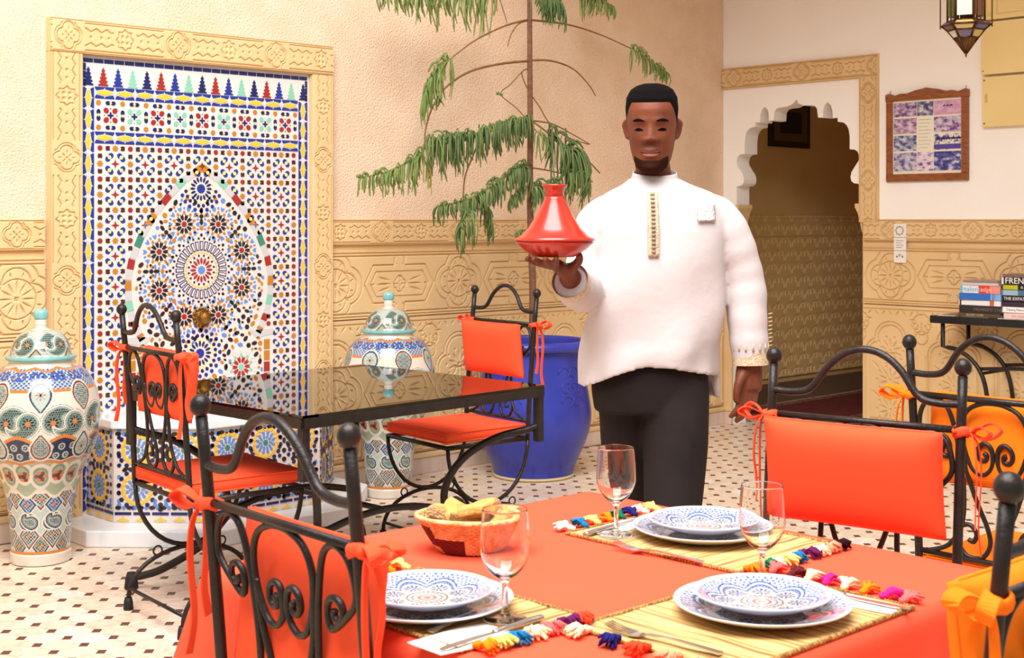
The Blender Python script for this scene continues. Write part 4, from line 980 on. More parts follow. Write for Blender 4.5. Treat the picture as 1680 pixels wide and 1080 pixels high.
# --- placemats with tassels
def straw():
    m = bpy.data.materials.new('straw_weave'); m.use_nodes = True; nt = m.node_tree; p = nt.nodes['Principled BSDF']; L = nt.links.new
    tc = nt.nodes.new('ShaderNodeTexCoord'); mp = nt.nodes.new('ShaderNodeMapping'); mp.inputs['Scale'].default_value = (120, 5, 1)
    n = nt.nodes.new('ShaderNodeTexNoise'); n.inputs['Scale'].default_value = 1.; n.inputs['Detail'].default_value = 3
    r = nt.nodes.new('ShaderNodeValToRGB'); e = r.color_ramp.elements; e[0].position = .3; e[0].color = rgb(128, 84, 30); e[1].position = .58; e[1].color = rgb(216, 180, 116); b = nt.nodes.new('ShaderNodeBump'); b.inputs['Strength'].default_value = .6; b.inputs['Distance'].default_value = .003
    L(tc.outputs['Object'], mp.inputs[0]); L(mp.outputs[0], n.inputs['Vector']); L(n.outputs['Fac'], r.inputs[0]); L(r.outputs[0], p.inputs['Base Color']); L(n.outputs['Fac'], b.inputs['Height']); L(b.outputs[0], p.inputs['Normal']); p.inputs['Roughness'].default_value = .75; return m
M_straw = straw(); M_cord = mat('straw_cord', (196, 150, 78), .8, col2=(120, 76, 34), nscale=180)
YARN = {k: mat('yarn_'+k, v, .95, spec=.1) for k, v in dict(white=(244, 228, 214), blue=(28, 118, 170), yellow=(238, 218, 120), orange=(250, 130, 24), green=(20, 110, 78), cream=(246, 226, 176), purple=(100, 30, 84), peach=(252, 150, 112), black=(44, 20, 26), navy=(36, 34, 104), red=(246, 70, 40), pink=(246, 108, 104), lime=(206, 222, 110), magenta=(226, 40, 130), maroon=(112, 40, 48)).items()}
def tassel(col, parent, x, y, ang):
    b = MB(); random.seed(int(abs(x)*7919+abs(y)*104729+len(col)*31) % 9999)
    b.ball((.006, 0, .008), .0075, 8); b.lathe([(.006, 0), (.0065, .004), (.006, .007)], 8, (0, 0, .004))
    for k in range(26):
        a = random.uniform(-.75, .75); r = .022+random.random()*.012; z = random.uniform(.001, .018)
        b.tube([(.008, 0, .008), (.008+r*.55*math.cos(a), r*.55*math.sin(a), .008+z*.6), (.008+r*math.cos(a), r*math.sin(a), max(.002, z*.75))], [.0035, .0032, .0022], 4)
    o = b.build('tassel', YARN[col], parent); o.location = (x, y, .001); o.rotation_euler = (0, 0, ang); return o
def placemat(x0, x1, y0, y1, axis, cols_a, cols_b, label):
    """axis: the direction in which the two tasselled ends lie"""
    cx, cy = (x0+x1)/2, (y0+y1)/2; lx, ly = (x1-x0), (y1-y0)
    t = thing('placemat', label, 'placemat', (cx, cy, TT-.001), 0 if axis == 'x' else PI/2, 'straw placemats on the red table')
    A, B = (lx/2, ly/2) if axis == 'x' else (ly/2, lx/2)
    n = 40; u = np.linspace(-1, 1, n); X, Y = np.meshgrid(u*A, np.linspace(-1, 1, 30)*B)
    Z = .0028+.0012*np.sin(X*60)*np.sin(Y*45); P = np.stack([X, Y, Z], -1); o = link('mat_weave', grid_mesh('mat_weave', P, M_straw), t)
    for s in (-1, 1):
        for ax in (0, 1):
            b = MB(); m = 60
            for k in range(m):
                f = -1+2*(k+.5)/m; p = (f*A, s*B, .003) if ax == 0 else (s*A, f*B, .003)
                b.ball(p, (A if ax == 0 else B)/m*1.25, 6)
            b.build('mat_border', M_cord, t)
    for s, cols in ((-1, cols_a), (1, cols_b)):
        for k, c_ in enumerate(cols): tassel(c_, t, s*(A+.003), B*(-1+2*(k+.5)/len(cols))*.97, (0 if s > 0 else PI)+random.uniform(-.35, .35))
    return t
placemat(-6.08, -5.82, -4.205, -3.785, 'y', ['red', 'purple', 'pink', 'cream', 'blue', 'lime', 'orange'], ['yellow', 'orange', 'white', 'blue', 'red', 'purple', 'green'], 'straw placemat with coloured tassels under the plates at the left end of the table')
placemat(-5.42, -5.10, -4.21, -3.775, 'y', ['black', 'peach', 'cream', 'purple', 'blue', 'yellow', 'cream', 'green', 'orange'], ['yellow', 'white', 'navy', 'green', 'orange', 'yellow', 'blue', 'white'], 'straw placemat with coloured tassels on the far side of the table')
placemat(-5.875, -5.385, -4.545, -4.235, 'x', ['purple', 'peach', 'red', 'navy', 'cream'][::1], ['pink', 'magenta', 'orange', 'cream', 'magenta', 'cream', 'maroon', 'pink'], 'straw placemat with pink and magenta tassels at the near edge of the table')
# --- plates
PC = {k: np.array([lin(q) for q in v]) for k, v in dict(white=(224, 224, 225), grey=(182, 186, 192), blue=(72, 98, 164), navy=(48, 62, 108), tan=(206, 182, 148), peach=(222, 176, 150), rose=(214, 112, 96), mint=(176, 192, 184)).items()}
def plate_mesh(R, name):
    pr = [(.0, .004), (R*.55, .0045), (R*.66, .007), (R*.80, .013), (R*.95, .0205), (R*.992, .0225), (R, .0215), (R*.985, .0185), (R*.8, .008), (R*.62, .0), (R*.5, .0002), (0.001, .0015)]
    l = np.array(pr); d = np.r_[0, np.cumsum(np.hypot(*np.diff(l, axis=0).T))]; d /= d[-1]; n = 210
    q = np.linspace(0, 1, n); r = np.maximum(np.interp(q, d, l[:, 0]), .0002); z = np.interp(q, d, l[:, 1])
    T, Q = np.meshgrid(np.linspace(0, 2*PI, 340, endpoint=False), q); rr = r[:, None]*np.ones_like(T); f = rr/R; top = Q < d[5]+.002
    col = np.empty(T.shape+(3,)); col[:] = PC['white']
    def put(m, c_): col[m & top] = PC[c_]
    a8 = (T+PI/8) % (PI/4)-PI/8; x = rr*np.cos(T); y = rr*np.sin(T)
    put(f < .93, 'grey')
    put((f < .93) & (np.sin(T*64)*np.sin(rr*520) > .2), 'blue'); put((f > .60) & (f < .93) & (np.sin(T*40+1)*np.sin(rr*400) > .62), 'peach')
    # scalloped arcade of the border
    sc = .60+.16*np.cos(a8*4)**1.0
    put(f < sc, 'grey'); put(np.abs(f-sc) < .055, 'blue'); put((np.abs(f-sc) < .055) & (np.sin(T*72) > .55), 'navy'); put(np.abs(f-sc) < .018, 'white'); put(np.abs(f-sc+.07) < .008, 'navy')
    put((f < sc-.08) & (np.sin(x*620)*np.sin(y*620) > .35), 'tan'); put((f < sc-.08) & (np.sin(x*480+1)*np.sin(y*480+2) > .62), 'mint'); put((f < sc-.08) & (np.sin(x*700+2)*np.sin(y*700) > .72), 'navy')
    for k in range(8):
        c_ = k*PI/4; dx = x-.50*R*math.cos(c_); dy = y-.50*R*math.sin(c_); dd = np.hypot(dx, dy)/R; an = np.arctan2(dy, dx)
        put((dd < .14) & (np.cos(10*an) > .1) & (dd > .05), 'navy'); put(dd < .035, 'blue'); put(np.abs(dd-.16) < .008, 'white')
    for (r0, w, c_) in ((.30, .012, 'navy'), (.26, .025, 'tan'), (.215, .014, 'blue'), (.17, .03, 'grey'), (.12, .022, 'rose'), (.07, .02, 'white'), (.03, .03, 'rose')): put((np.abs(f-r0) < w) & ((np.sin(T*24) > -.6) | (r0 < .2)), c_)
    put((np.abs(f-.36) < .03) & (np.sin(T*16) > .5), 'peach')
    put(f > .955, 'white')
    return grid_mesh(name, np.stack([rr*np.cos(T), rr*np.sin(T), z[:, None]*np.ones_like(T)], -1), painted('printed_plate', .12, .5), True, col, flip=False)
pm1 = plate_mesh(.144, 'dinner_plate'); pm2 = plate_mesh(.112, 'side_plate')
for (x, y, rz, d) in ((-5.98, -4.0, .2, 'by the foreground iron chair'), (-5.235, -3.985, .5, 'on the far side of the table'), (-5.60, -4.395, .35, 'nearest the right front edge')):
    a = link('dinner_plate', pm1); a.location = (x, y, TT+.0035); a.rotation_euler.z = rz; tag(a, 'large patterned blue and white dinner plate ' + d, 'plate', 'dinner plates')
    a = link('side_plate', pm2); a.location = (x+.004, y+.003, TT+.0165); a.rotation_euler.z = rz+.3; tag(a, 'smaller patterned plate stacked on the dinner plate ' + d, 'plate', 'stacked upper plates')
# --- wine glasses
def clear():
    m = bpy.data.materials.new('clear_glass'); m.use_nodes = True; nt = m.node_tree; nt.nodes.clear()
    o = nt.nodes.new('ShaderNodeOutputMaterial'); g = nt.nodes.new('ShaderNodeBsdfGlass'); g.inputs['IOR'].default_value = 1.45; g.inputs['Roughness'].default_value = 0; g.inputs[0].default_value = (1, .99, .98, 1)
    nt.links.new(g.outputs[0], o.inputs[0]); return m
M_glass = clear()
gp = [(.0005, .0), (.030, .0), (.034, .0015), (.033, .004), (.012, .008), (.0065, .014), (.0052, .022), (.0048, .045), (.0055, .058), (.010, .066), (.022, .075), (.033, .090), (.0388, .106), (.0400, .118), (.0390, .145), (.0368, .172), (.0362, .178)]
gin = [(.0354, .1783), (.0357, .172), (.0379, .145), (.0388, .118), (.0376, .106), (.0318, .091), (.0205, .0775), (.008, .0705), (.0005, .069)]
gl_prof = [(v[0], v[1]) for v in smooth_path([(r, z, 0) for r, z in gp+gin], 3)]
for (x, y, d) in ((-5.93, -4.135, 'beside the left plates'), (-5.363, -3.862, 'on the far placemat'), (-5.472, -4.302, 'between the far and the near plates')):
    t = thing('wine_glass', 'empty stemmed wine glass ' + d, 'glass', (x, y, TT+.003), 0, 'wine glasses')
    MB().lathe(gl_prof, 40).build('glass_body', M_glass, t)
# --- cutlery, napkins
M_steel = mat('polished_steel', (214, 210, 206), .16, 1.)
def flatbar(b, pts, ws, th): ribbon(b, pts, ws, th, side=(0, 1, 0))
def fork(x, y, rz, label):
    t = thing('fork', label, 'fork', (x, y, TT+.003), rz, 'forks'); b = MB()
    flatbar(b, [(-.10, 0, .004), (-.05, 0, .007), (0, 0, .009), (.03, 0, .006), (.042, 0, .004)], [.014, .009, .006, .008, .016], .0013); b.build('handle', M_steel, t)
    b = MB(); flatbar(b, [(.040, 0, .004), (.05, 0, .0035), (.06, 0, .004)], [.015, .023, .024], .001); b.build('fork_head', M_steel, t)
    for k in range(4):
        b = MB(); yy = (k-1.5)*.0068; flatbar(b, [(.058, yy, .004), (.08, yy, .006), (.104, yy, .012)], [.0042, .0036, .002], .001); b.build('tine', M_steel, t)
def knife(x, y, rz, label):
    t = thing('table_knife', label, 'knife', (x, y, TT+.003), rz, 'table knives'); b = MB(); b.tube(smooth_path([(-.12, 0, .006), (-.09, 0, .007), (-.04, 0, .0065), (-.01, 0, .006)], 5), .0062, 8, flat=(.7, 1.1)); b.build('handle', M_steel, t)
    b = MB(); b.prism([(-.01, -.004), (.02, -.009), (.08, -.009), (.10, -.006), (.108, .003), (.10, .006), (-.01, .005)], lambda u, v, h: (u, v, h), .0045, .0062, bottom=True); b.build('blade', M_steel, t)
def spoon(x, y, rz, label):
    t = thing('spoon', label, 'spoon', (x, y, TT+.003), rz, 'spoons'); b = MB(); flatbar(b, [(-.09, 0, .004), (-.04, 0, .007), (.02, 0, .008), (.045, 0, .004)], [.015, .009, .006, .008], .0013); b.build('handle', M_steel, t)
    b = MB(); b.lathe([(.001, .0), (.5, .15), (.85, .55), (1, 1.), (.97, 1.), (.8, .62), (.001, .1)], 18); b.v = [(u*.028+.066, v*.018, w*.006+.0005) for u, v, w in b.v]; b.build('bowl', M_steel, t)
fork(-5.835, -4.385, PI/2+.12, 'steel fork lying left of the nearest plates'); knife(-5.428, -4.45, -PI/2+.06, 'steel knife lying on a napkin right of the nearest plates')
fork(-5.43, -4.03, PI/2+.1, 'steel fork lying in front of the far plates'); knife(-5.30, -3.815, .12, 'steel knife lying left of the far plates')
knife(-6.01, -4.185, PI+.06, 'steel knife lying on the white napkin by the left glass'); spoon(-5.975, -4.165+.07, 0.15, 'steel spoon half under the left plates'); fork(-5.97, -3.83, 0.1, 'steel fork lying behind the left plates')
M_nap = mat('paper_napkin', (246, 242, 238), .9, spec=.1)
def napkin(x, y, lx, ly, rz, label):
    n = 14; X, Y = np.meshgrid(np.linspace(-lx/2, lx/2, n), np.linspace(-ly/2, ly/2, n)); Z = .002+.0012*np.sin(X*40+Y*25)
    b = grid_mesh('napkin', np.stack([X, Y, Z+.0015], -1), M_nap); o = link('napkin', b); o.location = (x, y, TT+.002); o.rotation_euler.z = rz
    m_ = o.modifiers.new('thick', 'SOLIDIFY'); m_.thickness = .0022; tag(o, label, 'napkin', 'folded paper napkins')
napkin(-6.045, -4.165, .15, .085, -.06, 'white folded napkin beside the left wine glass'); napkin(-5.435, -4.45, .055, .19, .05, 'white folded napkin right of the nearest plates'); napkin(-5.30, -3.82, .17, .06, .05, 'white folded napkin behind the far wine glass')
# --- bread basket
bk = thing('bread_basket', 'oval woven basket on the red table holding bread', 'basket', (-5.655, -3.745, TT), math.radians(-52))
M_bask = mat('basket_weave', (212, 160, 92), .85, col2=(240, 208, 150), nscale=60, bump=.8, bscale=140)
M_bdark = mat('basket_dark', (104, 30, 26), .85, bump=.8, bscale=140); M_bred = mat('basket_stripe', (60, 40, 36), .9)
lev = 15
for k in range(lev):
    f = k/(lev-1); r = .060+.042*f**.8; z = .004+f*.062
    for seg in range(8):
        a0, a1 = seg*PI/4, (seg+1)*PI/4; pts = [(1.0*r*math.cos(a0+(a1-a0)*j/10), .74*r*math.sin(a0+(a1-a0)*j/10), z+.0008*math.sin((a0+(a1-a0)*j/10)*34+k*PI)) for j in range(11)]
        dark = (seg in (3, 4) and 2 < k < 12) or (seg == 5 and k < 7)
        o = MB().tube(pts, .0033, 6).build('coil', M_bdark if dark else M_bask, bk)
rim = [(1.0*.105*math.cos(2*PI*j/48), .74*.105*math.sin(2*PI*j/48), .068) for j in range(48)]; MB().tube(rim, .0055, 8, closed=True).build('rim', M_bask, bk)
for k in range(7):
    a = 1.6+k*.13; MB().tube([(.97*.098*math.cos(a), .72*.098*math.sin(a), .066), (.9*.09*math.cos(a), .68*.09*math.sin(a), .046)], .003, 5).build('stripe', M_bred, bk)
MB().lathe([(.001, .002), (.058, .002), (.060, .006)], 28, sx=1, sy=.74).build('basket_base', M_bask, bk)
M_crust = mat('bread_crust', (196, 126, 54), .85, col2=(224, 168, 92), nscale=35, bump=.5, bscale=90); M_crumb = mat('bread_crumb', (222, 178, 124), .95, bump=.8, bscale=160)
def wedge(r, h, ang):
    b = MB(); n = 9; L = [(0, 0)]+[(r*math.cos(-ang/2+ang*k/n), r*math.sin(-ang/2+ang*k/n)) for k in range(n+1)]
    lo = [(x, y, .0) for x, y in L]; mid = [(x*1.02, y*1.02, h*.5) for x, y in L]; hi = [(x*(.94 if i else 1), y*(.94 if i else 1), h*(1 if i == 0 else .86)) for i, (x, y) in enumerate(L)]
    m = len(L); b.add(lo+mid+hi, [tuple(range(m-1, -1, -1)), tuple(range(2*m, 3*m))], 0, False); 
    fs = []
    for q in range(2):
        for i in range(m): fs.append((q*m+i, q*m+(i+1) % m, (q+1)*m+(i+1) % m, (q+1)*m+i))
    o0 = len(b.v)-3*m
    for f in fs: b.f.append(tuple(i+o0 for i in f)); b.m.append(1 if (f[0] % m == 0 or f[0] % m == m-1) else 0); b.sm.append(False)
    return b
for k, (x, y, z, rx, ry, rz, d) in enumerate(((-.045, .01, .062, .2, -.3, 2.6, 'at the left end of the basket'), (-.012, -.012, .064, .5, .1, .4, 'lying low at the front of the basket'), (.022, .012, .066, -.35, -.55, 1.4, 'standing tallest in the basket'), (.045, -.012, .056, .3, -.3, -.6, 'at the right end of the basket'), (-.02, .02, .064, -.5, -.3, 3.4, 'leaning on the striped back of the basket'), (.012, -.01, .072, .1, -.5, 5.0, 'on top in the middle of the basket'))):
    o = wedge(.068, .028, 1.15).build('bread_piece', [M_crust, M_crumb], None, bevel=.004); Mx = Matrix.Translation((-5.655, -3.745, TT)) @ Matrix.Rotation(math.radians(-52), 4, 'Z') @ Matrix.Translation((x, y, z)) @ Matrix.Rotation(rz, 4, 'Z') @ Matrix.Rotation(rx, 4, 'X') @ Matrix.Rotation(ry, 4, 'Y') @ Matrix.Translation((-.03, 0, -.01))
    o.matrix_world = Mx; tag(o, 'wedge of flat bread ' + d, 'bread', 'bread in the basket')
# ================================================================== THINGS ON AND BY THE DOORWAY WALL
M_wood = mat('orange_pine', (158, 88, 38), .5, col2=(126, 64, 26), nscale=6, stretch=(1, 3, 14), coat=.2)
pf_ = thing('picture_frame', 'carved wooden frame with faded travel photographs on the white wall', 'picture', (0, -1.52, 1.87))
W2, H2 = .268, .262
top = [(-W2, H2-.03)]
sc = [(-W2-.004, H2-.036), (-W2-.004, H2+.006), (-W2+.018, H2+.012), (-W2+.06, H2-.002), (-W2+.10, H2+.008), (-W2+.14, H2+.006), (-.07, H2+.022), (-.03, H2+.028), (0, H2+.034), (.03, H2+.028), (.07, H2+.022), (W2-.14, H2+.006), (W2-.10, H2+.008), (W2-.06, H2-.002), (W2-.018, H2+.012), (W2+.004, H2+.006), (W2+.004, H2-.036)]
ff = lambda u, v, h: (-h, -u, v)
MB().prism(sc, ff, 0, .024, bottom=True).build('frame_top', M_wood, pf_, bevel=.003); MB().prism([(-W2, -H2), (W2, -H2), (W2, -H2+.045), (-W2, -H2+.045)], ff, 0, .023, bottom=True).build('frame_bottom', M_wood, pf_, bevel=.003)
for s in (-1, 1): MB().prism([(s*W2, -H2+.045), (s*(W2-.042), -H2+.045), (s*(W2-.042), H2-.036), (s*W2, H2-.036)], ff, 0, .022, bottom=True).build('frame_side', M_wood, pf_, bevel=.003)
bd = MB().prism([(-W2+.03, -H2+.03), (W2-.03, -H2+.03), (W2-.03, H2-.03), (-W2+.03, H2-.03)], ff, 0, .010, bottom=True).build('backing_sheet', mat('backing_sheet', (240, 232, 208), .8), pf_)
def photo_mat(k, c0, c1, c2, sc_):
    m = bpy.data.materials.new('photo_%d' % k); m.use_nodes = True; nt = m.node_tree; p = nt.nodes['Principled BSDF']; L = nt.links.new
    tc = nt.nodes.new('ShaderNodeTexCoord'); mp = nt.nodes.new('ShaderNodeMapping'); mp.inputs['Location'].default_value = (k*3.1, k*1.7, k); mp.inputs['Scale'].default_value = (1, 18, 30)
    n = nt.nodes.new('ShaderNodeTexNoise'); n.inputs['Scale'].default_value = sc_; n.inputs['Detail'].default_value = 4; r = nt.nodes.new('ShaderNodeValToRGB'); e = r.color_ramp.elements
    e[0].position = .38; e[0].color = rgb(*c0); e[1].position = .66; e[1].color = rgb(*c2); x = e.new(.5); x.color = rgb(*c1)
    L(tc.outputs['Object'], mp.inputs[0]); L(mp.outputs[0], n.inputs['Vector']); L(n.outputs['Fac'], r.inputs[0]); L(r.outputs[0], p.inputs['Base Color']); p.inputs['Roughness'].default_value = .35; return m
xs_ = [-W2+.046, -.065, .045, W2-.046]; zs_ = [H2-.042, .125, .022, -.082, -H2+.058]
shots = {(0, 0): ((76, 62, 120), (168, 130, 170), (214, 206, 214)), (1, 0): ((70, 60, 110), (120, 120, 160), (226, 220, 214)), (2, 0): ((204, 150, 190), (214, 160, 196), (226, 190, 210)), (0, 1): ((120, 90, 150), (190, 150, 180), (226, 214, 220)), (2, 1): ((110, 70, 140), (200, 170, 200), (200, 220, 222)), (0, 2): ((70, 66, 130), (150, 150, 176), (206, 216, 220)), (2, 2): ((84, 66, 150), (236, 230, 214), (240, 232, 214)), (0, 3): ((90, 90, 150), (190, 180, 200), (220, 212, 214)), (1, 3): ((110, 70, 150), (220, 196, 220), (240, 230, 220)), (2, 3): ((50, 44, 120), (80, 90, 160), (226, 216, 226))}
for (i, j), cs in shots.items():
    a, b = xs_[i]+.002, xs_[i+1]-.002; t_, u_ = zs_[j]-.006, zs_[j+1]+.004
    MB().prism([(a, u_), (b, u_), (b, t_), (a, t_)], ff, .009, .0112, bottom=True).build('photograph', photo_mat(i*4+j+1, *cs, 1.6), pf_)
M_ink = mat('faded_ink', (150, 148, 160), .8); M_cam = mat('camel_ink', (52, 44, 110), .8)
for k in range(9):
    z = .105-k*.021; MB().prism([(-.056, z), (.030-(k % 3)*.012, z), (.030-(k % 3)*.012, z+.0022), (-.056, z+.0022)], ff, .0095, .0108, bottom=True).build('caption_line', M_ink, pf_)
def blob(cx, cz, s, name='silhouette'):
    MB().prism([(cx+s*u, cz+s*v) for u, v in ((-.5, 0), (-.42, -.5), (-.36, 0), (.2, 0), (.26, -.5), (.32, 0), (.36, .2), (.52, .42), (.62, .4), (.52, .26), (.4, .1), (.38, .3), (.1, .42), (0, .75), (-.1, .42), (-.45, .3))], ff, .011, .0118, bottom=True).build(name, M_cam, pf_)
for k in range(5): blob(.075+k*.033, -.018, .034)
for k in range(3): blob(.115+k*.022, .178, .02)
MB().prism([(xs_[2]+.002, -.075), (xs_[3]-.002, -.075), (xs_[3]-.002, -.045), (xs_[2]+.002, -.045)], ff, .011, .0117, bottom=True).build('dune', mat('dune_print', (92, 70, 156), .8), pf_)
for s in (-1, 1):
    MB().tube([(-.004, -s*(W2-.02), H2+.006), (-.004, -s*(W2-.02), H2+.03)], .0028, 6).build('hanger', mat('zinc', (190, 186, 176), .4, .8), pf_)
# switch and socket plates
sw = thing('switch_panel', 'white column of thermostat, switch and socket plates on the carved dado', 'switch', (-.018, -1.352, 1.235))
M_pl = mat('white_plastic', (240, 232, 224), .4)
M_gr = mat('grey_print', (150, 142, 134), .6)
for k, (z0, z1) in enumerate(((.036, .118), (-.044, .034), (-.118, -.046))):
    o = MB().prism([(-.041, z0), (.041, z0), (.041, z1), (-.041, z1)], ff, 0, .014, bottom=True).build('plate', M_pl, sw, bevel=.003); zc = (z0+z1)/2
    if k == 0:
        r = [(-.015, -.024*math.cos(2*PI*q/24), zc+.024*math.sin(2*PI*q/24)) for q in range(24)]; MB().tube(r, .003, 6, closed=True).build('dial_ring', M_gr, o)
        for q in range(8): a = q*PI/4; MB().tube([(-.0145, -.030*math.cos(a), zc+.030*math.sin(a)), (-.0145, -.033*math.cos(a), zc+.033*math.sin(a))], .0016, 5).build('dial_tick', M_gr, o)
    if k == 1:
        for q in range(4): MB().prism([(-.026, zc+.02-q*.014), (.026-.012*(q % 2), zc+.02-q*.014), (.026-.012*(q % 2), zc+.0235-q*.014), (-.026, zc+.0235-q*.014)], ff, .013, .0146, bottom=True).build('print_line', M_gr, o)
    if k == 2:
        for q in (-1, 0, 1): MB().lathe([(.0001, 0), (.0045, 0), (.0045, .001)], 10).build('socket_hole', mat('socket_dark', (60, 52, 46), .7), o).matrix_local = Matrix.Translation((-.0138, -q*.017, zc+(.0 if q else .007))) @ Matrix.Rotation(-PI/2, 4, 'Y')
        MB().tube([(-.0142, -.024*math.cos(PI*q/12), zc-.004+.02*math.sin(PI*q/12)) for q in range(13)], .0015, 5).build('socket_mark', M_gr, o)
# meter boxes
M_box = mat('cream_metal', (244, 218, 152), .45, col2=(238, 208, 140), nscale=2)
mb_ = thing('meter_cabinet', 'cream wall cabinet with three flat doors at the top right', 'cabinet', (-.0015, -1.884, 1.91))
for k, (z0, z1) in enumerate(((.0, .288), (.300, .60), (.612, .90))):
    o = MB().prism([(0, z0), (.62, z0), (.62, z1), (0, z1)], ff, 0, .035 if k == 0 else .05, bottom=True).build('cabinet_door', M_box, mb_, bevel=.003); d0 = .035 if k == 0 else .05
    for (u, v) in ((.014, z0+.02), (.014, z1-.02)): MB().lathe([(.0001, 0), (.005, 0), (.004, .003), (.0001, .0035)], 8).build('screw', M_gr if k else mat('dark_screw', (70, 60, 46), .5), o).matrix_local = Matrix.Translation((-d0, -u, v)) @ Matrix.Rotation(-PI/2, 4, 'Y')
    if k == 2:
        for q in (.10, .36): MB().tube([(-d0-.001, -q, z0+.03), (-d0-.001, -q, z1-.03), (-d0-.001, -q-.2, z1-.03), (-d0-.001, -q-.2, z0+.03)], .004, 4, closed=True).build('door_panel', M_box, o)
        MB().ball((-d0-.008, -.055, z0+.03), .010, 8).build('knob', M_box, o)
    elif k == 0: MB().prism([(.018, z0+.14), (.034, z0+.14), (.034, z0+.19), (.018, z0+.19)], ff, d0, d0+.001, bottom=True).build('paper_label', mat('tan_label', (214, 180, 116), .8), o)
# console table with books
ct = thing('console_table', 'narrow black iron console table with arched legs carrying book stacks', 'table', (-.215, -2.35, 0))
M_blk = mat('black_paint', (16, 17, 16), .3, col2=(26, 27, 25), nscale=6, coat=.2)
MB().box(-.17, .185, -.60, .60, .795, .838).build('table_top', M_blk, ct, bevel=.004)
for x in (-.14, .15):
    for s in (-1, 1):
        p = [(x, s*.535, .795), (x, s*.535, .665), (x, s*.50, .66), (x, s*.44, .648), (x, s*.36, .60), (x, s*.30, .52), (x, s*.27, .40), (x, s*.265, .25), (x, s*.30, .10), (x, s*.36, 0.012)]
        q = [Vector(v) for v in p[:2]]+smooth_path(p[2:], 5); MB().tube(q, .0125, 8).build('leg', M_iron, ct)
    MB().tube(smooth_path([(x, -.31, .555), (x, 0, .575), (x, .31, .555)], 6), .010, 8).build('stretcher', M_iron, ct)
for s in (-1, 1): MB().tube([(-.14, s*.30, .53), (.15, s*.30, .53)], .009, 8).build('stretcher', M_iron, ct)
M_page = mat('book_pages', (238, 230, 214), .9, col2=(220, 208, 186), nscale=3, stretch=(1, 1, 220))
def ink(c_): return mat('ink_%d_%d_%d' % c_, c_, .5)
CT = .838
def book(x, y, z, dx, dy, th, cover, label, rz=0., spine=None, patches=(), cat='book'):
    """spine faces the room (-X)"""
    t = thing('book', label, cat, (x, y, z), rz, 'books stacked on the console table'); mc = mat('cover_%d_%d_%d' % cover, cover, .4, coat=.2)
    MB().box(.004, dx-.004, -dy/2+.004, dy/2-.004, .0022, th-.0022).build('pages', M_page, t)
    c_ = MB().box(-.001, dx, -dy/2, dy/2, 0, .0022).build('cover', mc, t); MB().box(-.001, dx, -dy/2, dy/2, th-.0022, th).build('cover', mc, t); sp_ = MB().box(-.003, .004, -dy/2, dy/2, 0, th).build('spine', mc, t, bevel=.0012)
    for (y0, y1, cc) in patches: MB().box(-.0036, -.002, dy/2-y1*dy, dy/2-y0*dy, .0012, th-.0012).build('spine_block', ink(cc), sp_)
    if spine:
        for (body, size, y0, cc) in spine:
            Mx = Matrix.Translation((-.0039, dy/2-y0*dy, th/2)) @ Matrix(((0, 0, -1, 0), (-1, 0, 0, 0), (0, 1, 0, 0), (0, 0, 0, 1))); text_mesh('lettering', body, size, ink(cc), sp_, Mx)
    return t
z = CT; X0 = -.345; Y1 = -2.03
st1 = [(.018, .245, (96, 70, 44), 'thick tan-lettered paperback at the bottom of the left stack', [('SECRET LIVES', .017, .2, (206, 190, 140))], ()), (.034, .245, (44, 38, 36), 'black hardback second from the bottom of the left stack', [('MIDNIGHT CHILD', .024, .35, (120, 108, 96))], ()), (.024, .25, (240, 234, 230), 'white paperback with red flowers in the left stack', [], ((.74, .84, (214, 90, 60)), (.02, .06, (60, 40, 50)))), (.030, .25, (40, 104, 190), 'bright blue paperback in the left stack', [], ((.74, .98, (120, 176, 224)), (.78, .86, (250, 240, 250)))), (.036, .235, (222, 226, 226), 'pale spined paperback with red block near the top of the left stack', [('malone', .040, .03, (110, 170, 206)), ('edge', .034, .51, (250, 190, 170))], ((.0, .05, (110, 180, 220)), (.46, .74, (224, 60, 44)), (.74, 1.0, (240, 140, 130)))), (.012, .215, (206, 190, 186), 'thin pinkish paperback topping the left stack', [], ()), (.010, .205, (150, 130, 120), 'thin grey booklet topmost on the left stack', [], ())]
for th, dy, cv, lb, spn, pa in st1:
    th *= 1.22
    book(X0+random.uniform(0, .012), Y1+random.uniform(-.006, .006), z+.0004, .16, dy, th, cv, lb, random.uniform(-.03, .03), spn, pa); z += th+.0006
z = CT; Y2 = -2.285
st2 = [(.036, .23, (240, 208, 198), 'pale pink paperback at the bottom of the right stack', [('the rosie', .020, .2, (206, 150, 140))], ()), (.030, .235, (240, 238, 236), 'white paperback in the right stack', [('Chasing Mamma', .016, .1, (120, 110, 110))], ()), (.026, .24, (56, 34, 56), 'dark plum paperback in the right stack', [], ((.7, .9, (90, 60, 90)),)), (.034, .24, (26, 22, 24), 'black paperback lettered THE EXPATS in the right stack', [('THE EXPATS', .024, .05, (236, 232, 226))], ()), (.030, .24, (78, 108, 132), 'slate blue paperback in the right stack', [], ((.05, .4, (150, 180, 200)),)), (.028, .24, (32, 32, 28), 'black paperback with yellow-green block in the right stack', [('A Year', .022, .45, (230, 226, 214))], ((.03, .38, (190, 186, 30)),)), (.040, .245, (24, 24, 26), 'thick black FRENCH phrase book on the right stack', [('FRENCH', .046, .10, (244, 242, 238))], ((.02, .07, (220, 216, 210)),)), (.016, .22, (120, 90, 84), 'thin brown paperback topmost on the right stack', [], ())]
for th, dy, cv, lb, spn, pa in st2: book(X0-.015+random.uniform(0, .012), Y2+random.uniform(-.006, .006), z+.0004, .17, dy, th, cv, lb, random.uniform(-.03, .03), spn, pa); z += th+.0006
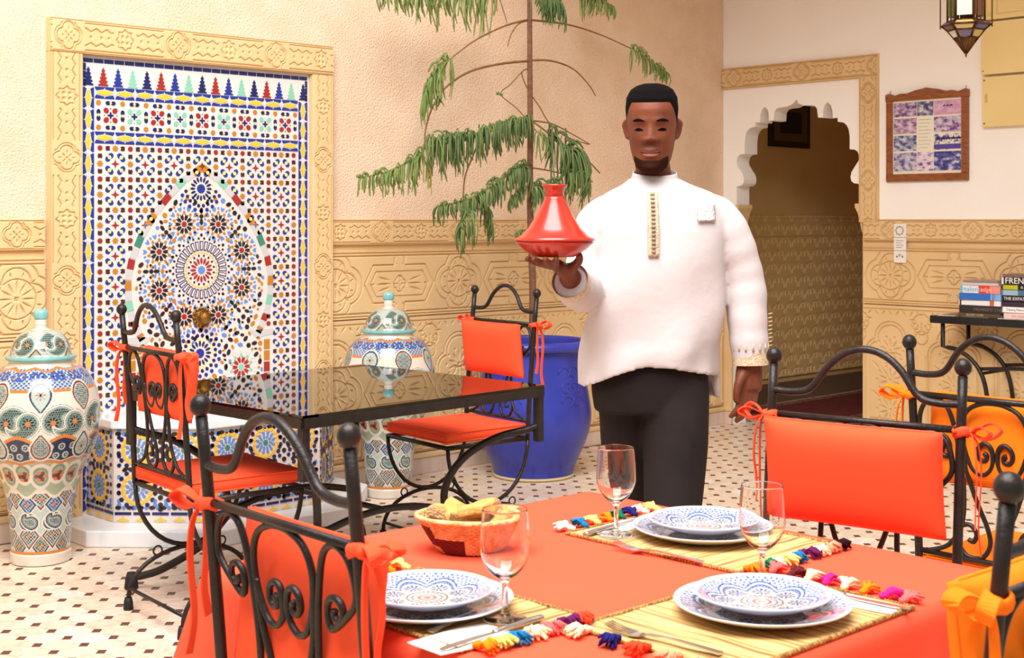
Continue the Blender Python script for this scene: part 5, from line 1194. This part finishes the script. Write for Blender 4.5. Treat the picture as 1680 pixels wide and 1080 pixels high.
def leaflet(x, y, lx, ly, rz, c_, label, k=0):
    o = MB().box(-lx/2, lx/2, -ly/2, ly/2, 0, .0035).build('leaflet', mat('leaflet_%d' % k, c_, .3, col2=tuple(int(q*.72) for q in c_), nscale=14), None); o.location = (x, y, CT+.0004); o.rotation_euler.z = rz; tag(o, label, 'leaflet', 'leaflets on the console table')
leaflet(-.362, -1.845, .03, .10, .05, (240, 230, 230), 'small white card at the left end of the console table', 0); leaflet(-.365, -2.02, .03, .16, -.04, (110, 110, 104), 'grey leaflet lying before the left book stack', 1); leaflet(-.368, -2.24, .025, .17, .05, (220, 200, 190), 'pinkish leaflet lying before the right book stack', 2)
# hanging lantern
LX, LY = -1.853, -2.754
ln = thing('hanging_lantern', 'brass lantern with coloured glass panes hanging at the top right', 'lantern', (LX, LY, 2.09), -.12)
M_lb = mat('aged_brass', (104, 66, 30), .45, .7, col2=(74, 46, 24), nscale=20)
LG = {k: mat('lantern_'+k, v, .15, spec=.6, coat=.4) for k, v in dict(clear=(216, 220, 204), amber=(112, 60, 22), green=(66, 86, 36), blue=(44, 70, 140), violet=(86, 70, 96), honey=(206, 178, 110)).items()}
def hexring(r, z): return [(r*math.cos(PI/3*k), r*math.sin(PI/3*k), z) for k in range(6)]
tiers = [(.004, .018), (.052, .085), (.078, .118), (.103, .140), (.078, .158), (.078, .36), (.10, .375)]
for q in range(len(tiers)-1):
    a, b = hexring(*tiers[q]), hexring(*tiers[q+1])
    for k in range(6):
        A, B, Cc, D = (Vector(v) for v in (a[k], a[(k+1) % 6], b[(k+1) % 6], b[k])); cen = (A+B+Cc+D)/4; f_ = .80 if q else .62
        nrm = (B-A).cross(D-A).normalized(); cc = ['amber', 'clear', 'green', 'clear', 'amber', 'honey'][k] if q == 4 else [['amber']*6, ['blue', 'honey', 'clear', 'violet', 'honey', 'amber'], ['honey', 'green', 'violet', 'honey', 'blue', 'green'], ['violet', 'green', 'blue', 'honey', 'violet', 'green'], [], ['amber']*6][q][k]
        fill = M_lb if q == 0 else LG[cc]
        MB().add([A, B, Cc, D], [(0, 1, 2, 3)]).build('lantern_panel', M_lb, ln) if q in (0,) else None
        if q:
            P4 = [cen+(v-cen)*f_+nrm*.001 for v in (A, B, Cc, D)]; MB().add(P4+[v-nrm*.002 for v in P4], [(0, 1, 2, 3), (7, 6, 5, 4), (0, 4, 5, 1), (1, 5, 6, 2), (2, 6, 7, 3), (3, 7, 4, 0)]).build('pane', fill, ln)
        MB().tube([A, D], .0045, 5).build('rib', M_lb, ln)
        if q: MB().tube([A, B], .005, 5).build('rib', M_lb, ln)
for k in range(6):
    a = PI/3*k; MB().tube([(.108*math.cos(a), .108*math.sin(a), .128), (.108*math.cos(a), .108*math.sin(a), .40)], .0028, 5).build('rod', M_lb, ln)
MB().lathe([(.0005, -.0), (.004, .002), (.002, .006), (.0055, .011), (.003, .016), (.006, .022)], 10).build('drop_finial', M_lb, ln)
MB().lathe([(.108, .375), (.09, .42), (.05, .47), (.015, .51), (.008, .52)], 6, capb=False).build('lantern_roof', M_lb, ln)
MB().tube([(0, 0, .51), (0, 0, 1.20)], .004, 6).build('hanging_chain', M_lb, ln)
# passage: dark framed picture, red rug
hp_ = thing('dark_picture', 'dark framed picture on the passage wall seen through the arch', 'picture', (1.34, .42, 2.10))
MB().box(-.26, .26, -.03, 0, -.17, .19).build('frame', mat('ebony', (34, 20, 14), .4), hp_, bevel=.004); MB().box(-.215, .215, -.033, -.02, -.125, .145).build('mat_board', mat('olive_board', (96, 74, 44), .7), hp_); MB().box(-.14, .14, -.035, -.02, -.065, .10).build('print', mat('dark_print', (16, 22, 20), .3), hp_)
M_rug = mat('red_rug', (120, 26, 22), .95, col2=(88, 20, 20), nscale=18, bump=.4, bscale=150)
rug = thing('hall_rug', 'red woven rug on the passage floor beyond the arch', 'rug', (1.35, -.12, .0005))
MB().box(-.90, 1.1, -.36, .36, 0, .010).build('rug_field', M_rug, rug)
for s in (-1, 1): MB().box(-.90, 1.1, s*.36-.04, s*.36+.04, 0, .011).build('rug_border', mat('rug_border', (70, 30, 34), .95, col2=(170, 120, 96), nscale=40), rug)
MB().box(-.98, -.90, -.40, .40, 0, .011).build('rug_border', MATS['rug_border'], rug)
for k in range(40): MB().box(-1.02, -.98, -.40+k*.02+.003, -.40+k*.02+.012, 0, .006).build('fringe', mat('fringe_cream', (206, 190, 166), .95), rug)
# ================================================================== WAITER WITH TAGINE
MAN = Vector((0, 0, 0))
_d, _l = 4.15, (1080-840)/2247*4.15
MAN = Vector((CAM.x+_d*.6895+_l*.7242, CAM.y+_d*.7242-_l*.6895, 0)); MROT = -math.radians(43.595)
def union(mb, voxel, it=4, fac=.5):
    me = bpy.data.meshes.new('tmp'); me.from_pydata(mb.v, [], mb.f); me.update(); o = bpy.data.objects.new('tmp', me); C.objects.link(o)
    r = o.modifiers.new('r', 'REMESH'); r.mode = 'VOXEL'; r.voxel_size = voxel; r.use_smooth_shade = True
    if it: s = o.modifiers.new('s', 'SMOOTH'); s.iterations = it; s.factor = fac
    out = bpy.data.meshes.new_from_object(o.evaluated_get(bpy.context.evaluated_depsgraph_get())); bpy.data.objects.remove(o); bpy.data.meshes.remove(me); return out
def loft(mb, secs, k=40, p=2.4, hem=None, wr=None):
    """horizontal elliptical sections: (z, cx, cy, rx, ry)"""
    S_ = np.array(secs, float); n = len(S_); t = np.linspace(0, n-1, (n-1)*6+1); I_ = [np.interp(t, range(n), S_[:, c_]) for c_ in range(5)]
    ker = np.array([1, 2, 3, 2, 1])/9; I_ = [np.concatenate([a[:2], np.convolve(a, ker, 'valid'), a[-2:]]) for a in I_]
    vs = []; m = len(t)
    for i in range(m):
        for j in range(k):
            a = 2*PI*j/k; c_, s_ = math.cos(a), math.sin(a); ex = abs(c_)**(2/p)*(1 if c_ >= 0 else -1); ey = abs(s_)**(2/p)*(1 if s_ >= 0 else -1)
            g = 1+(wr(I_[0][i], a) if wr else 0); z = I_[0][i]
            if hem: z = hem(z, ex, ey)
            vs.append((I_[1][i]+I_[3][i]*ex*g, I_[2][i]+I_[4][i]*ey*g, z))
    fs = [(i*k+j, i*k+(j+1) % k, (i+1)*k+(j+1) % k, (i+1)*k+j) for i in range(m-1) for j in range(k)]
    if hem:
        for g2, dz in ((.93, .004), (.86, .05), (.70, .09)):
            b0 = (m-1)*k; cx_, cy_ = I_[1][-1], I_[2][-1]; L_ = [vs[b0+j] for j in range(k)]
            vs += [(cx_+(x-cx_)*g2, cy_+(y-cy_)*g2, z+dz) for x, y, z in L_]
        for e in range(3): fs += [((m-1+e)*k+j, (m-1+e)*k+(j+1) % k, (m+e)*k+(j+1) % k, (m+e)*k+j) for j in range(k)]
        m += 3
    fs += [tuple(range(k-1, -1, -1)), tuple((m-1)*k+j for j in range(k))]
    mb.add(vs, fs)
    return mb
def limb(mb, pts, rad, k=14, n=6, flat=None):
    q = smooth_path(pts, n); R = np.interp(np.linspace(0, len(pts)-1, len(q)), range(len(pts)), rad); mb.tube(q, list(R), k, flat=flat); return mb
# ---- head
HC = Vector((-.022, -.03, 1.652)); HR = Matrix.Rotation(math.radians(-9), 4, 'Z') @ Matrix.Rotation(math.radians(5), 4, 'X')
hs = np.array([(-.130, .018, .066, -.030), (-.125, .032, .082, -.010), (-.112, .047, .0895, .020), (-.09, .057, .091, .05), (-.06, .0645, .090, .075), (-.03, .069, .090, .090), (0, .0725, .0905, .098), (.03, .075, .093, .103), (.06, .0755, .092, .103), (.09, .071, .081, .094), (.112, .057, .062, .074), (.124, .038, .040, .05), (.130, .012, .012, .014)])
def gs(d, w): return np.exp(-(d/w)**2)
def headpt(th, z, off=0.):
    """th: 0 = face (-y), positive to image right"""
    w, f, b = (np.interp(z, hs[:, 0], hs[:, c_]) for c_ in (1, 2, 3)); c_, s_ = np.cos(th), np.sin(th)
    x = w*np.sign(s_)*np.abs(s_)**.85; fr_ = np.where(c_ > 0, f, b); y = -fr_*np.sign(c_)*np.abs(c_)**.9
    front = np.clip(c_, 0, 1)**1.5; ax = np.abs(x)
    d = .0*z
    d = d+.0185*gs(x, .0125+.007*np.clip((.01-z)/.05, 0, 1))*np.clip((.022-z)/.05, 0, 1)*(z > -.040)*np.clip((z+.040)/.010, 0, 1)      # nose
    d = d+.009*(gs(ax-.018, .009))*gs(z+.031, .009)                                              # nostril wings
    d = d-.0085*gs(ax-.032, .017)*gs(z-.006, .012)+.0045*gs(ax-.031, .013)*gs(z-.003, .0065)      # sockets and lids
    d = d+.004*gs(ax-.028, .024)*gs(z-.026, .008)                                                # brow
    d = d+.0065*gs(x, .024)*gs(z+.062, .0065)+.0072*gs(x, .021)*gs(z+.077, .0065)-.0045*gs(x, .026)*gs(z+.0695, .0028)   # lips
    d = d-.003*gs(x, .02)*gs(z+.093, .007)+.006*gs(x, .02)*gs(z+.113, .012)                      # chin
    d = d+.004*gs(ax-.045, .018)*gs(z+.028, .02)                                                 # cheek
    y = y-d*front
    if np.any(off):
        r = np.sqrt(x*x+y*y)+1e-6; x = x+off*x/r; y = y+off*y/r
    return x, y
def head_grid(zs, ths, off):
    T, Z = np.meshgrid(ths, zs); o = off(T, Z) if callable(off) else off; x, y = headpt(T, Z, o); return np.stack([x, y, Z], -1)
def hx_(P): return np.array([tuple(HC+(HR @ Vector(p))) for p in P.reshape(-1, 3)]).reshape(P.shape)
body = MB()
G = hx_(head_grid(np.r_[-.130, np.linspace(-.127, .122, 84), .130], np.linspace(-PI, PI, 96, endpoint=False), 0.)); nv, nu, _ = G.shape
body.add([tuple(v) for v in G.reshape(-1, 3)], [(i*nu+j, i*nu+(j+1) % nu, (i+1)*nu+(j+1) % nu, (i+1)*nu+j) for i in range(nv-1) for j in range(nu)]+[tuple(range(nu-1, -1, -1)), tuple((nv-1)*nu+j for j in range(nu))])
for s in (-1, 1):     # ears
    q = [HC+HR @ Vector((s*.070+s*.010*f, .012+.012*math.sin(f*2), z)) for z, f in ((-.032, .2), (-.02, .5), (0, .8), (.018, .9), (.028, .5))]
    body.tube(smooth_path(q, 4), list(np.interp(np.linspace(0, 1, 17), [0, .3, .7, 1], [.006, .010, .013, .007])), 10, flat=(.55, 1.25))
limb(body, [(-.02, .0, 1.565), (-.012, .012, 1.51), (-.003, .02, 1.45), (0, .02, 1.40)], [.052, .054, .060, .07], 20)
loft(body, [(1.47, .01, .02, .10, .06), (1.43, .01, .015, .150, .08), (1.32, .008, .01, .165, .10), (1.18, 0, .01, .145, .095), (1.05, -.01, .01, .15, .10), (.93, -.02, .01, .165, .11), (.86, -.02, .01, .15, .10)])
# arms
armR = [(.150, .01, 1.385), (.225, .012, 1.30), (.262, .012, 1.18), (.272, -.005, 1.05), (.276, -.012, .955)]
limb(body, armR, [.05, .05, .043, .038, .029])
armL = [(-.140, .01, 1.385), (-.197, -.005, 1.29), (-.222, -.03, 1.175), (-.25, -.16, 1.185), (-.282, -.262, 1.218)]
limb(body, armL, [.05, .05, .044, .038, .030])
# legs under the trousers
limb(body, [(.045, -.0, .90), (.05, -.06, .68), (.035, -.15, .47), (.015, -.20, .27), (.0, -.245, .09), (-.01, -.33, .035)], [.07, .06, .045, .038, .032, .028])
limb(body, [(-.085, .02, .90), (-.085, .06, .68), (-.074, .12, .47), (-.076, .235, .27), (-.086, .335, .14), (-.095, .31, .05)], [.065, .055, .036, .032, .03, .028])
def hand(mb, wrist, palm, fing, thumb):
    limb(mb, palm, [.026, .034, .037, .033], 14, 5, flat=None)
    for f_ in fing: limb(mb, f_, [.0105, .0098, .0092, .0078], 10, 4)
    limb(mb, thumb, [.016, .0128, .0112, .009], 10, 4)
# hanging hand (image right): thumb towards the body, fingers loosely curled
hb = MB()
for dx in (-.022, 0., .022): limb(hb, [(.276+dx*.4, -.012, .965), (.272+dx*.85, -.018, .92), (.268+dx, -.026, .865)], [.024, .022, .019], 12, 4)
FG = [(.243, -.034, .858, .072, -.012), (.259, -.030, .853, .082, -.010), (.276, -.026, .855, .076, -.014), (.292, -.020, .862, .060, -.020)]
for (x, y, z, L_, sw_) in FG: limb(hb, [(x, y, z+.02), (x-.004, y-.008, z-L_*.30), (x-.010+sw_*.2, y-.016, z-L_*.66), (x-.022+sw_, y-.010, z-L_)], [.0115, .0102, .0095, .0075], 10, 4)
limb(hb, [(.258, -.03, .925), (.238, -.048, .895), (.229, -.056, .862), (.228, -.054, .832)], [.018, .0145, .0118, .009], 10, 4)
body.add(hb.v, hb.f)
# carrying hand: palm up under the dish, fingers spread forwards, thumb round the rim side
PZ = 1.262; pc_ = Vector((-.318, -.335, PZ))
cb = MB()
for dy in (-.02, .0, .02): limb(cb, [(-.282, -.262+dy*.3, 1.218), (-.297, -.292+dy*.8, 1.236), (-.318, -.330+dy, 1.252)], [.025, .022, .018], 12, 4)
for k, (a, L_) in enumerate(((-2.55, .082), (-2.22, .09), (-1.90, .085), (-1.58, .07))):
    b0 = pc_+Vector((math.cos(a)*.018-.004, math.sin(a)*.018, -.008)); dv = Vector((math.cos(a), math.sin(a), 0))
    limb(cb, [b0-dv*.02+Vector((0, 0, -.006)), b0+dv*L_*.35+Vector((0, 0, .002)), b0+dv*L_*.7+Vector((0, 0, .010)), b0+dv*L_+Vector((0, 0, .020))], [.0115, .0104, .0096, .0078], 10, 4)
limb(cb, [(-.292, -.30, 1.236), (-.268, -.318, 1.250), (-.256, -.340, 1.268), (-.258, -.360, 1.284)], [.017, .0145, .012, .009], 10, 4)
body.add(cb.v, cb.f)
def skin():
    m = mat('dark_skin', (122, 64, 38), .52, spec=.3, col2=(98, 48, 28), nscale=12, bump=.08, bscale=200)
    p = m.node_tree.nodes['Principled BSDF']; p.inputs['Subsurface Weight'].default_value = .06; p.inputs['Subsurface Radius'].default_value = (.01, .004, .002); p.inputs['Subsurface Scale'].default_value = .3; return m
me = union(body, .0042, 3, .4); me.materials.clear(); me.materials.append(skin()); me.name = 'person'
man = link('person', me); man.location = MAN; man.rotation_euler = (0, 0, MROT)
tag(man, 'person in a white embroidered tunic and black trousers walking with a red tagine', 'person')
# eyes, brows, hair, beard
M_hair = mat('black_hair', (13, 9, 8), .95, spec=.1, bump=.9, bscale=260, bdist=.004); M_eye = mat('dark_eye', (12, 6, 5), .6, spec=.05); M_lip = mat('lips', (132, 66, 54), .45)
def shell(name, zs, ths, off, m, thick=.0):
    P = hx_(head_grid(zs, ths, off)); o = link(name, grid_mesh(name, P, m), man); return o
for s in (-1, 1):
    T = np.linspace(s*.26, s*.62, 12)
    zc = np.linspace(-.0, .0, 12)
    def strip(name, th0, th1, zmid, hw, off, m):
        ths = np.linspace(th0, th1, 18); rows = []
        for q in np.linspace(-1, 1, 5):
            z = zmid(ths)+q*hw(ths); x, y = headpt(ths, z, off*(1-q*q*.7)); rows.append(np.stack([x, y, z], -1))
        return link(name, grid_mesh(name, hx_(np.stack(rows)), m), man)
    c0 = s*.44
    strip('eye', c0-.21, c0+.21, lambda t: -.001-.0035*((t-c0)/.19)**2*0+.0012*np.cos((t-c0)/.19*PI/2), lambda t: .0046*np.cos((t-c0)/.22*PI/2)+.0003, .0022, M_eye)
    strip('eyebrow', c0-.25, c0+.27, lambda t: .0245+.004*np.cos((t-c0)/.3*PI/2), lambda t: .0038*np.cos((t-c0)/.3*PI/2)+.0006, .0028, M_hair)
strip('mouth', -.40, .40, lambda t: -.071+.0035*(t/.40)**2, lambda t: .0085*np.cos(t/.42*PI/2)**.7+.0003, .0012, M_lip)
strip('mouth_line', -.41, .41, lambda t: -.0705+.0042*(t/.41)**2, lambda t: .0011+0*t, .0030, M_hair)
ths = np.linspace(-PI, PI, 120)
hl = lambda T: .080-.062*np.clip((np.abs(T)-.85)/.6, 0, 1)-.075*np.clip((np.abs(T)-1.75)/.5, 0, 1)
rows = []
for f_ in np.linspace(0, 1, 26):
    z = hl(ths)+(.1295-hl(ths))*f_; x, y = headpt(ths, z, .0015*min(1, f_*4)+.0045*min(1, f_*1.2)); z = z+.007*f_; rows.append(np.stack([x, y, z], -1))
link('hair', grid_mesh('hair', hx_(np.stack(rows)), M_hair), man)
ths = np.linspace(-1.25, 1.25, 90); rows = []
for f_ in np.linspace(0, 1, 14):
    topz = -.090+.012*np.clip((np.abs(ths)-.35)/.5, 0, 1)-.03*np.clip((np.abs(ths)-.95)/.3, 0, 1); z = -.128+(topz+.128)*f_; x, y = headpt(ths, z, .0022*math.sin(PI*min(1, f_*.98+.02))**.3*(1 if f_ < 1 else 0)); rows.append(np.stack([x, y, z-.001], -1))
link('beard', grid_mesh('beard', hx_(np.stack(rows)), mat('short_beard', (50, 25, 16), .95, spec=.05, bump=.8, bscale=300, bdist=.003)), man)
# ---- tunic
M_shirt = mat('white_cotton', (204, 194, 192), .9, spec=.15, bump=.15, bscale=30, bdist=.01); M_emb = mat('beige_embroidery', (196, 164, 124), .8, col2=(226, 204, 176), nscale=160, bump=.5, bscale=220)
TS = [(1.505, -.012, .012, .073, .066), (1.485, -.004, .012, .105, .075), (1.462, .004, .010, .160, .092), (1.43, .008, .006, .195, .108), (1.36, .008, .002, .204, .122), (1.25, .002, 0, .203, .128), (1.12, -.008, 0, .202, .130), (1.00, -.02, .005, .205, .136), (.93, -.028, .01, .208, .146), (.87, -.034, .012, .208, .152)]
def hem(z, ex, ey):
    if z > 1.02: return z
    f_ = (1.02-z)/.15
    tz = (.942-.075*max(0, -ex-.1)**1.2*1.05-.035*max(0, ex)**1.5) if ey < 0 else .835+.04*max(0, -ex)
    return 1.02+(tz-1.02)*f_
def wrinkle(z, a): return .030*math.sin(6*a+z*9)*max(0, min(1, (1.40-z)/.4))+.032*math.sin(3*a-z*21+1)*max(0, min(1, (1.4-z)/.3))+.028*math.sin(9*a+.6)*max(0, min(1, (1.08-z)/.2))
tm = MB(); loft(tm, TS, 72, 2.3, hem, wrinkle)
def sleeve(pts, rad, ph):
    q = smooth_path(pts, 8); R = np.interp(np.linspace(0, len(pts)-1, len(q)), range(len(pts)), rad)
    R = [r*(1+.022*math.sin(k*.55+ph)+.018*math.sin(k*1.27+ph)) for k, r in enumerate(R)]; tm.tube(q, R, 26)
sleeve([(.11, .008, 1.395), (.180, .01, 1.372), (.232, .012, 1.28), (.262, .012, 1.18), (.270, -.005, 1.06), (.276, -.012, .965), (.277, -.014, .94)], [.066, .076, .069, .064, .061, .054, .051], 0)
sleeve([(-.10, .008, 1.395), (-.165, .006, 1.372), (-.206, -.005, 1.28), (-.224, -.035, 1.175), (-.24, -.11, 1.172), (-.262, -.20, 1.188), (-.277, -.245, 1.205)], [.066, .076, .071, .067, .064, .057, .050], 1.3)
me = union(tm, .0065, 3, .5); me.materials.clear(); me.materials.append(M_shirt); shirt = link('tunic', me, man)
TSa = np.array(TS)
def frontpt(lx, z, off=.004):
    zz = TSa[::-1, 0]; cx, cy, rx, ry = (np.interp(z, zz, TSa[::-1, c_]) for c_ in (1, 2, 3, 4)); t = min(.98, abs((lx-cx)/rx)); return (lx, cy-ry*(1-t**2.3)**(1/2.3)-off, z)
def patch(name, l0, l1, z0, z1, m, n=14, off=.004, nx=6):
    P = np.array([[frontpt(l, z, off) for l in np.linspace(l0, l1, nx)] for z in np.linspace(z0, z1, n)]); o = link(name, grid_mesh(name, P, m), shirt); s_ = o.modifiers.new('t', 'SOLIDIFY'); s_.thickness = .004; return o
patch('placket', -.044, -.012, 1.27, 1.462, M_emb, 20, .010)
for k in range(15): patch('button_knot', -.034, -.022, 1.282+k*.0122, 1.288+k*.0122, mat('grey_knot', (150, 132, 112), .8), 3, .015, 3)
pk = patch('shoulder_embroidery', .105, .160, 1.375, 1.425, mat('grey_embroidery', (186, 182, 182), .8, col2=(216, 212, 210), nscale=90, bump=.4, bscale=150), 10, .012)
cl = [(-.010+.070*math.cos(2*PI*k/40), .010+.063*math.sin(2*PI*k/40), 1.503+.012*math.sin(2*PI*k/40)+.0) for k in range(40)]
nc = 40; rows = []
for h_, g_ in ((-.016, 1.10), (.0, 1.04), (.014, .98), (.024, .95), (.022, .91), (.0, .93)):
    rows.append([(-.010+.070*g_*math.cos(2*PI*k/nc), .010+.064*g_*math.sin(2*PI*k/nc)-.004, 1.500+h_+.014*math.sin(2*PI*k/nc)) for k in range(nc)])
link('collar', grid_mesh('collar', np.array(rows), M_shirt, True), shirt)
for pts_, r_ in (([(.276, -.012, .985), (.277, -.014, .940)], .0535), ([(-.267, -.218, 1.193), (-.279, -.250, 1.207)], .0535)):
    MB().tube(pts_, r_, 28, caps=False).build('cuff', M_emb, shirt)
for k in range(16):
    a = k/16*2*PI; MB().tube([(.276+.0545*math.cos(a), -.012+.0545*math.sin(a), .985), (.2755+.0562*math.cos(a), -.012+.0562*math.sin(a), 1.008)], [.004, .0015], 5).build('cuff_stitch', M_emb, shirt)
for k in range(10):
    z = .985+k*.012; MB().tube([(.276+.055, -.012, z), (.276+.067, -.014, z+.004)], [.003, .0012], 5).build('sleeve_fringe', M_emb, shirt)
# ---- trousers and shoes
M_tr = mat('black_trousers', (40, 31, 29), .85, spec=.2, col2=(30, 23, 22), nscale=5, bump=.2, bscale=25, bdist=.01)
pm = MB(); loft(pm, [(1.0, -.02, .01, .155, .11), (.94, -.022, .01, .172, .122), (.87, -.026, .01, .178, .125), (.80, -.028, .005, .165, .115)], 40)
limb(pm, [(.05, .0, .87), (.045, -.055, .70), (.028, -.13, .52), (.020, -.17, .40), (.012, -.20, .25), (.006, -.235, .10)], [.106, .098, .084, .079, .076, .072], 22)
limb(pm, [(-.085, .02, .87), (-.085, .06, .70), (-.075, .10, .52), (-.072, .15, .40), (-.076, .24, .27), (-.085, .335, .15)], [.098, .086, .074, .072, .072, .070], 22)
me = union(pm, .007, 5, .5); me.materials.clear(); me.materials.append(M_tr); link('trousers', me, man)
M_shoe = mat('black_leather', (22, 18, 18), .35, coat=.2)
sh = MB(); limb(sh, [(.006, -.215, .05), (.0, -.28, .043), (-.008, -.36, .034), (-.014, -.435, .028)], [.045, .046, .036, .026], 16); limb(sh, [(.006, -.20, .02), (-.014, -.43, .018)], [.02, .018], 10)
me = union(sh, .005, 3); me.materials.clear(); me.materials.append(M_shoe); link('shoe', me, man)
sh = MB(); limb(sh, [(-.09, .37, .10), (-.092, .31, .075), (-.096, .24, .042), (-.10, .18, .028)], [.043, .045, .036, .025], 16)
me = union(sh, .005, 3); me.materials.clear(); me.materials.append(M_shoe); link('shoe', me, man)
# ---- tagine held on the raised hand
M_tag = mat('red_tagine', (198, 46, 22), .3, coat=.35, col2=(178, 36, 18), nscale=6)
w = Matrix.Translation(MAN) @ Matrix.Rotation(MROT, 4, 'Z') @ Vector((-.325, -.345, 1.276))
tg = thing('tagine', 'glossy red clay tagine with conical lid held by the waiter', 'tagine', w)
MB().lathe([(.0005, .002), (.055, .0), (.064, .004), (.088, .020), (.103, .034), (.109, .040), (.105, .043), (.08, .035), (.0005, .033)], 48).build('dish', M_tag, tg)
ld = MB().lathe([(.104, .042), (.112, .045), (.112, .050), (.097, .056), (.074, .079), (.054, .110), (.037, .142), (.029, .160), (.0275, .168)], 48).build('cone_lid', M_tag, tg)
MB().lathe([(.0275, .167), (.0255, .178), (.029, .19), (.035, .197), (.035, .201), (.024, .199), (.018, .187), (.0005, .186)], 32).build('lid_knob', M_tag, ld)
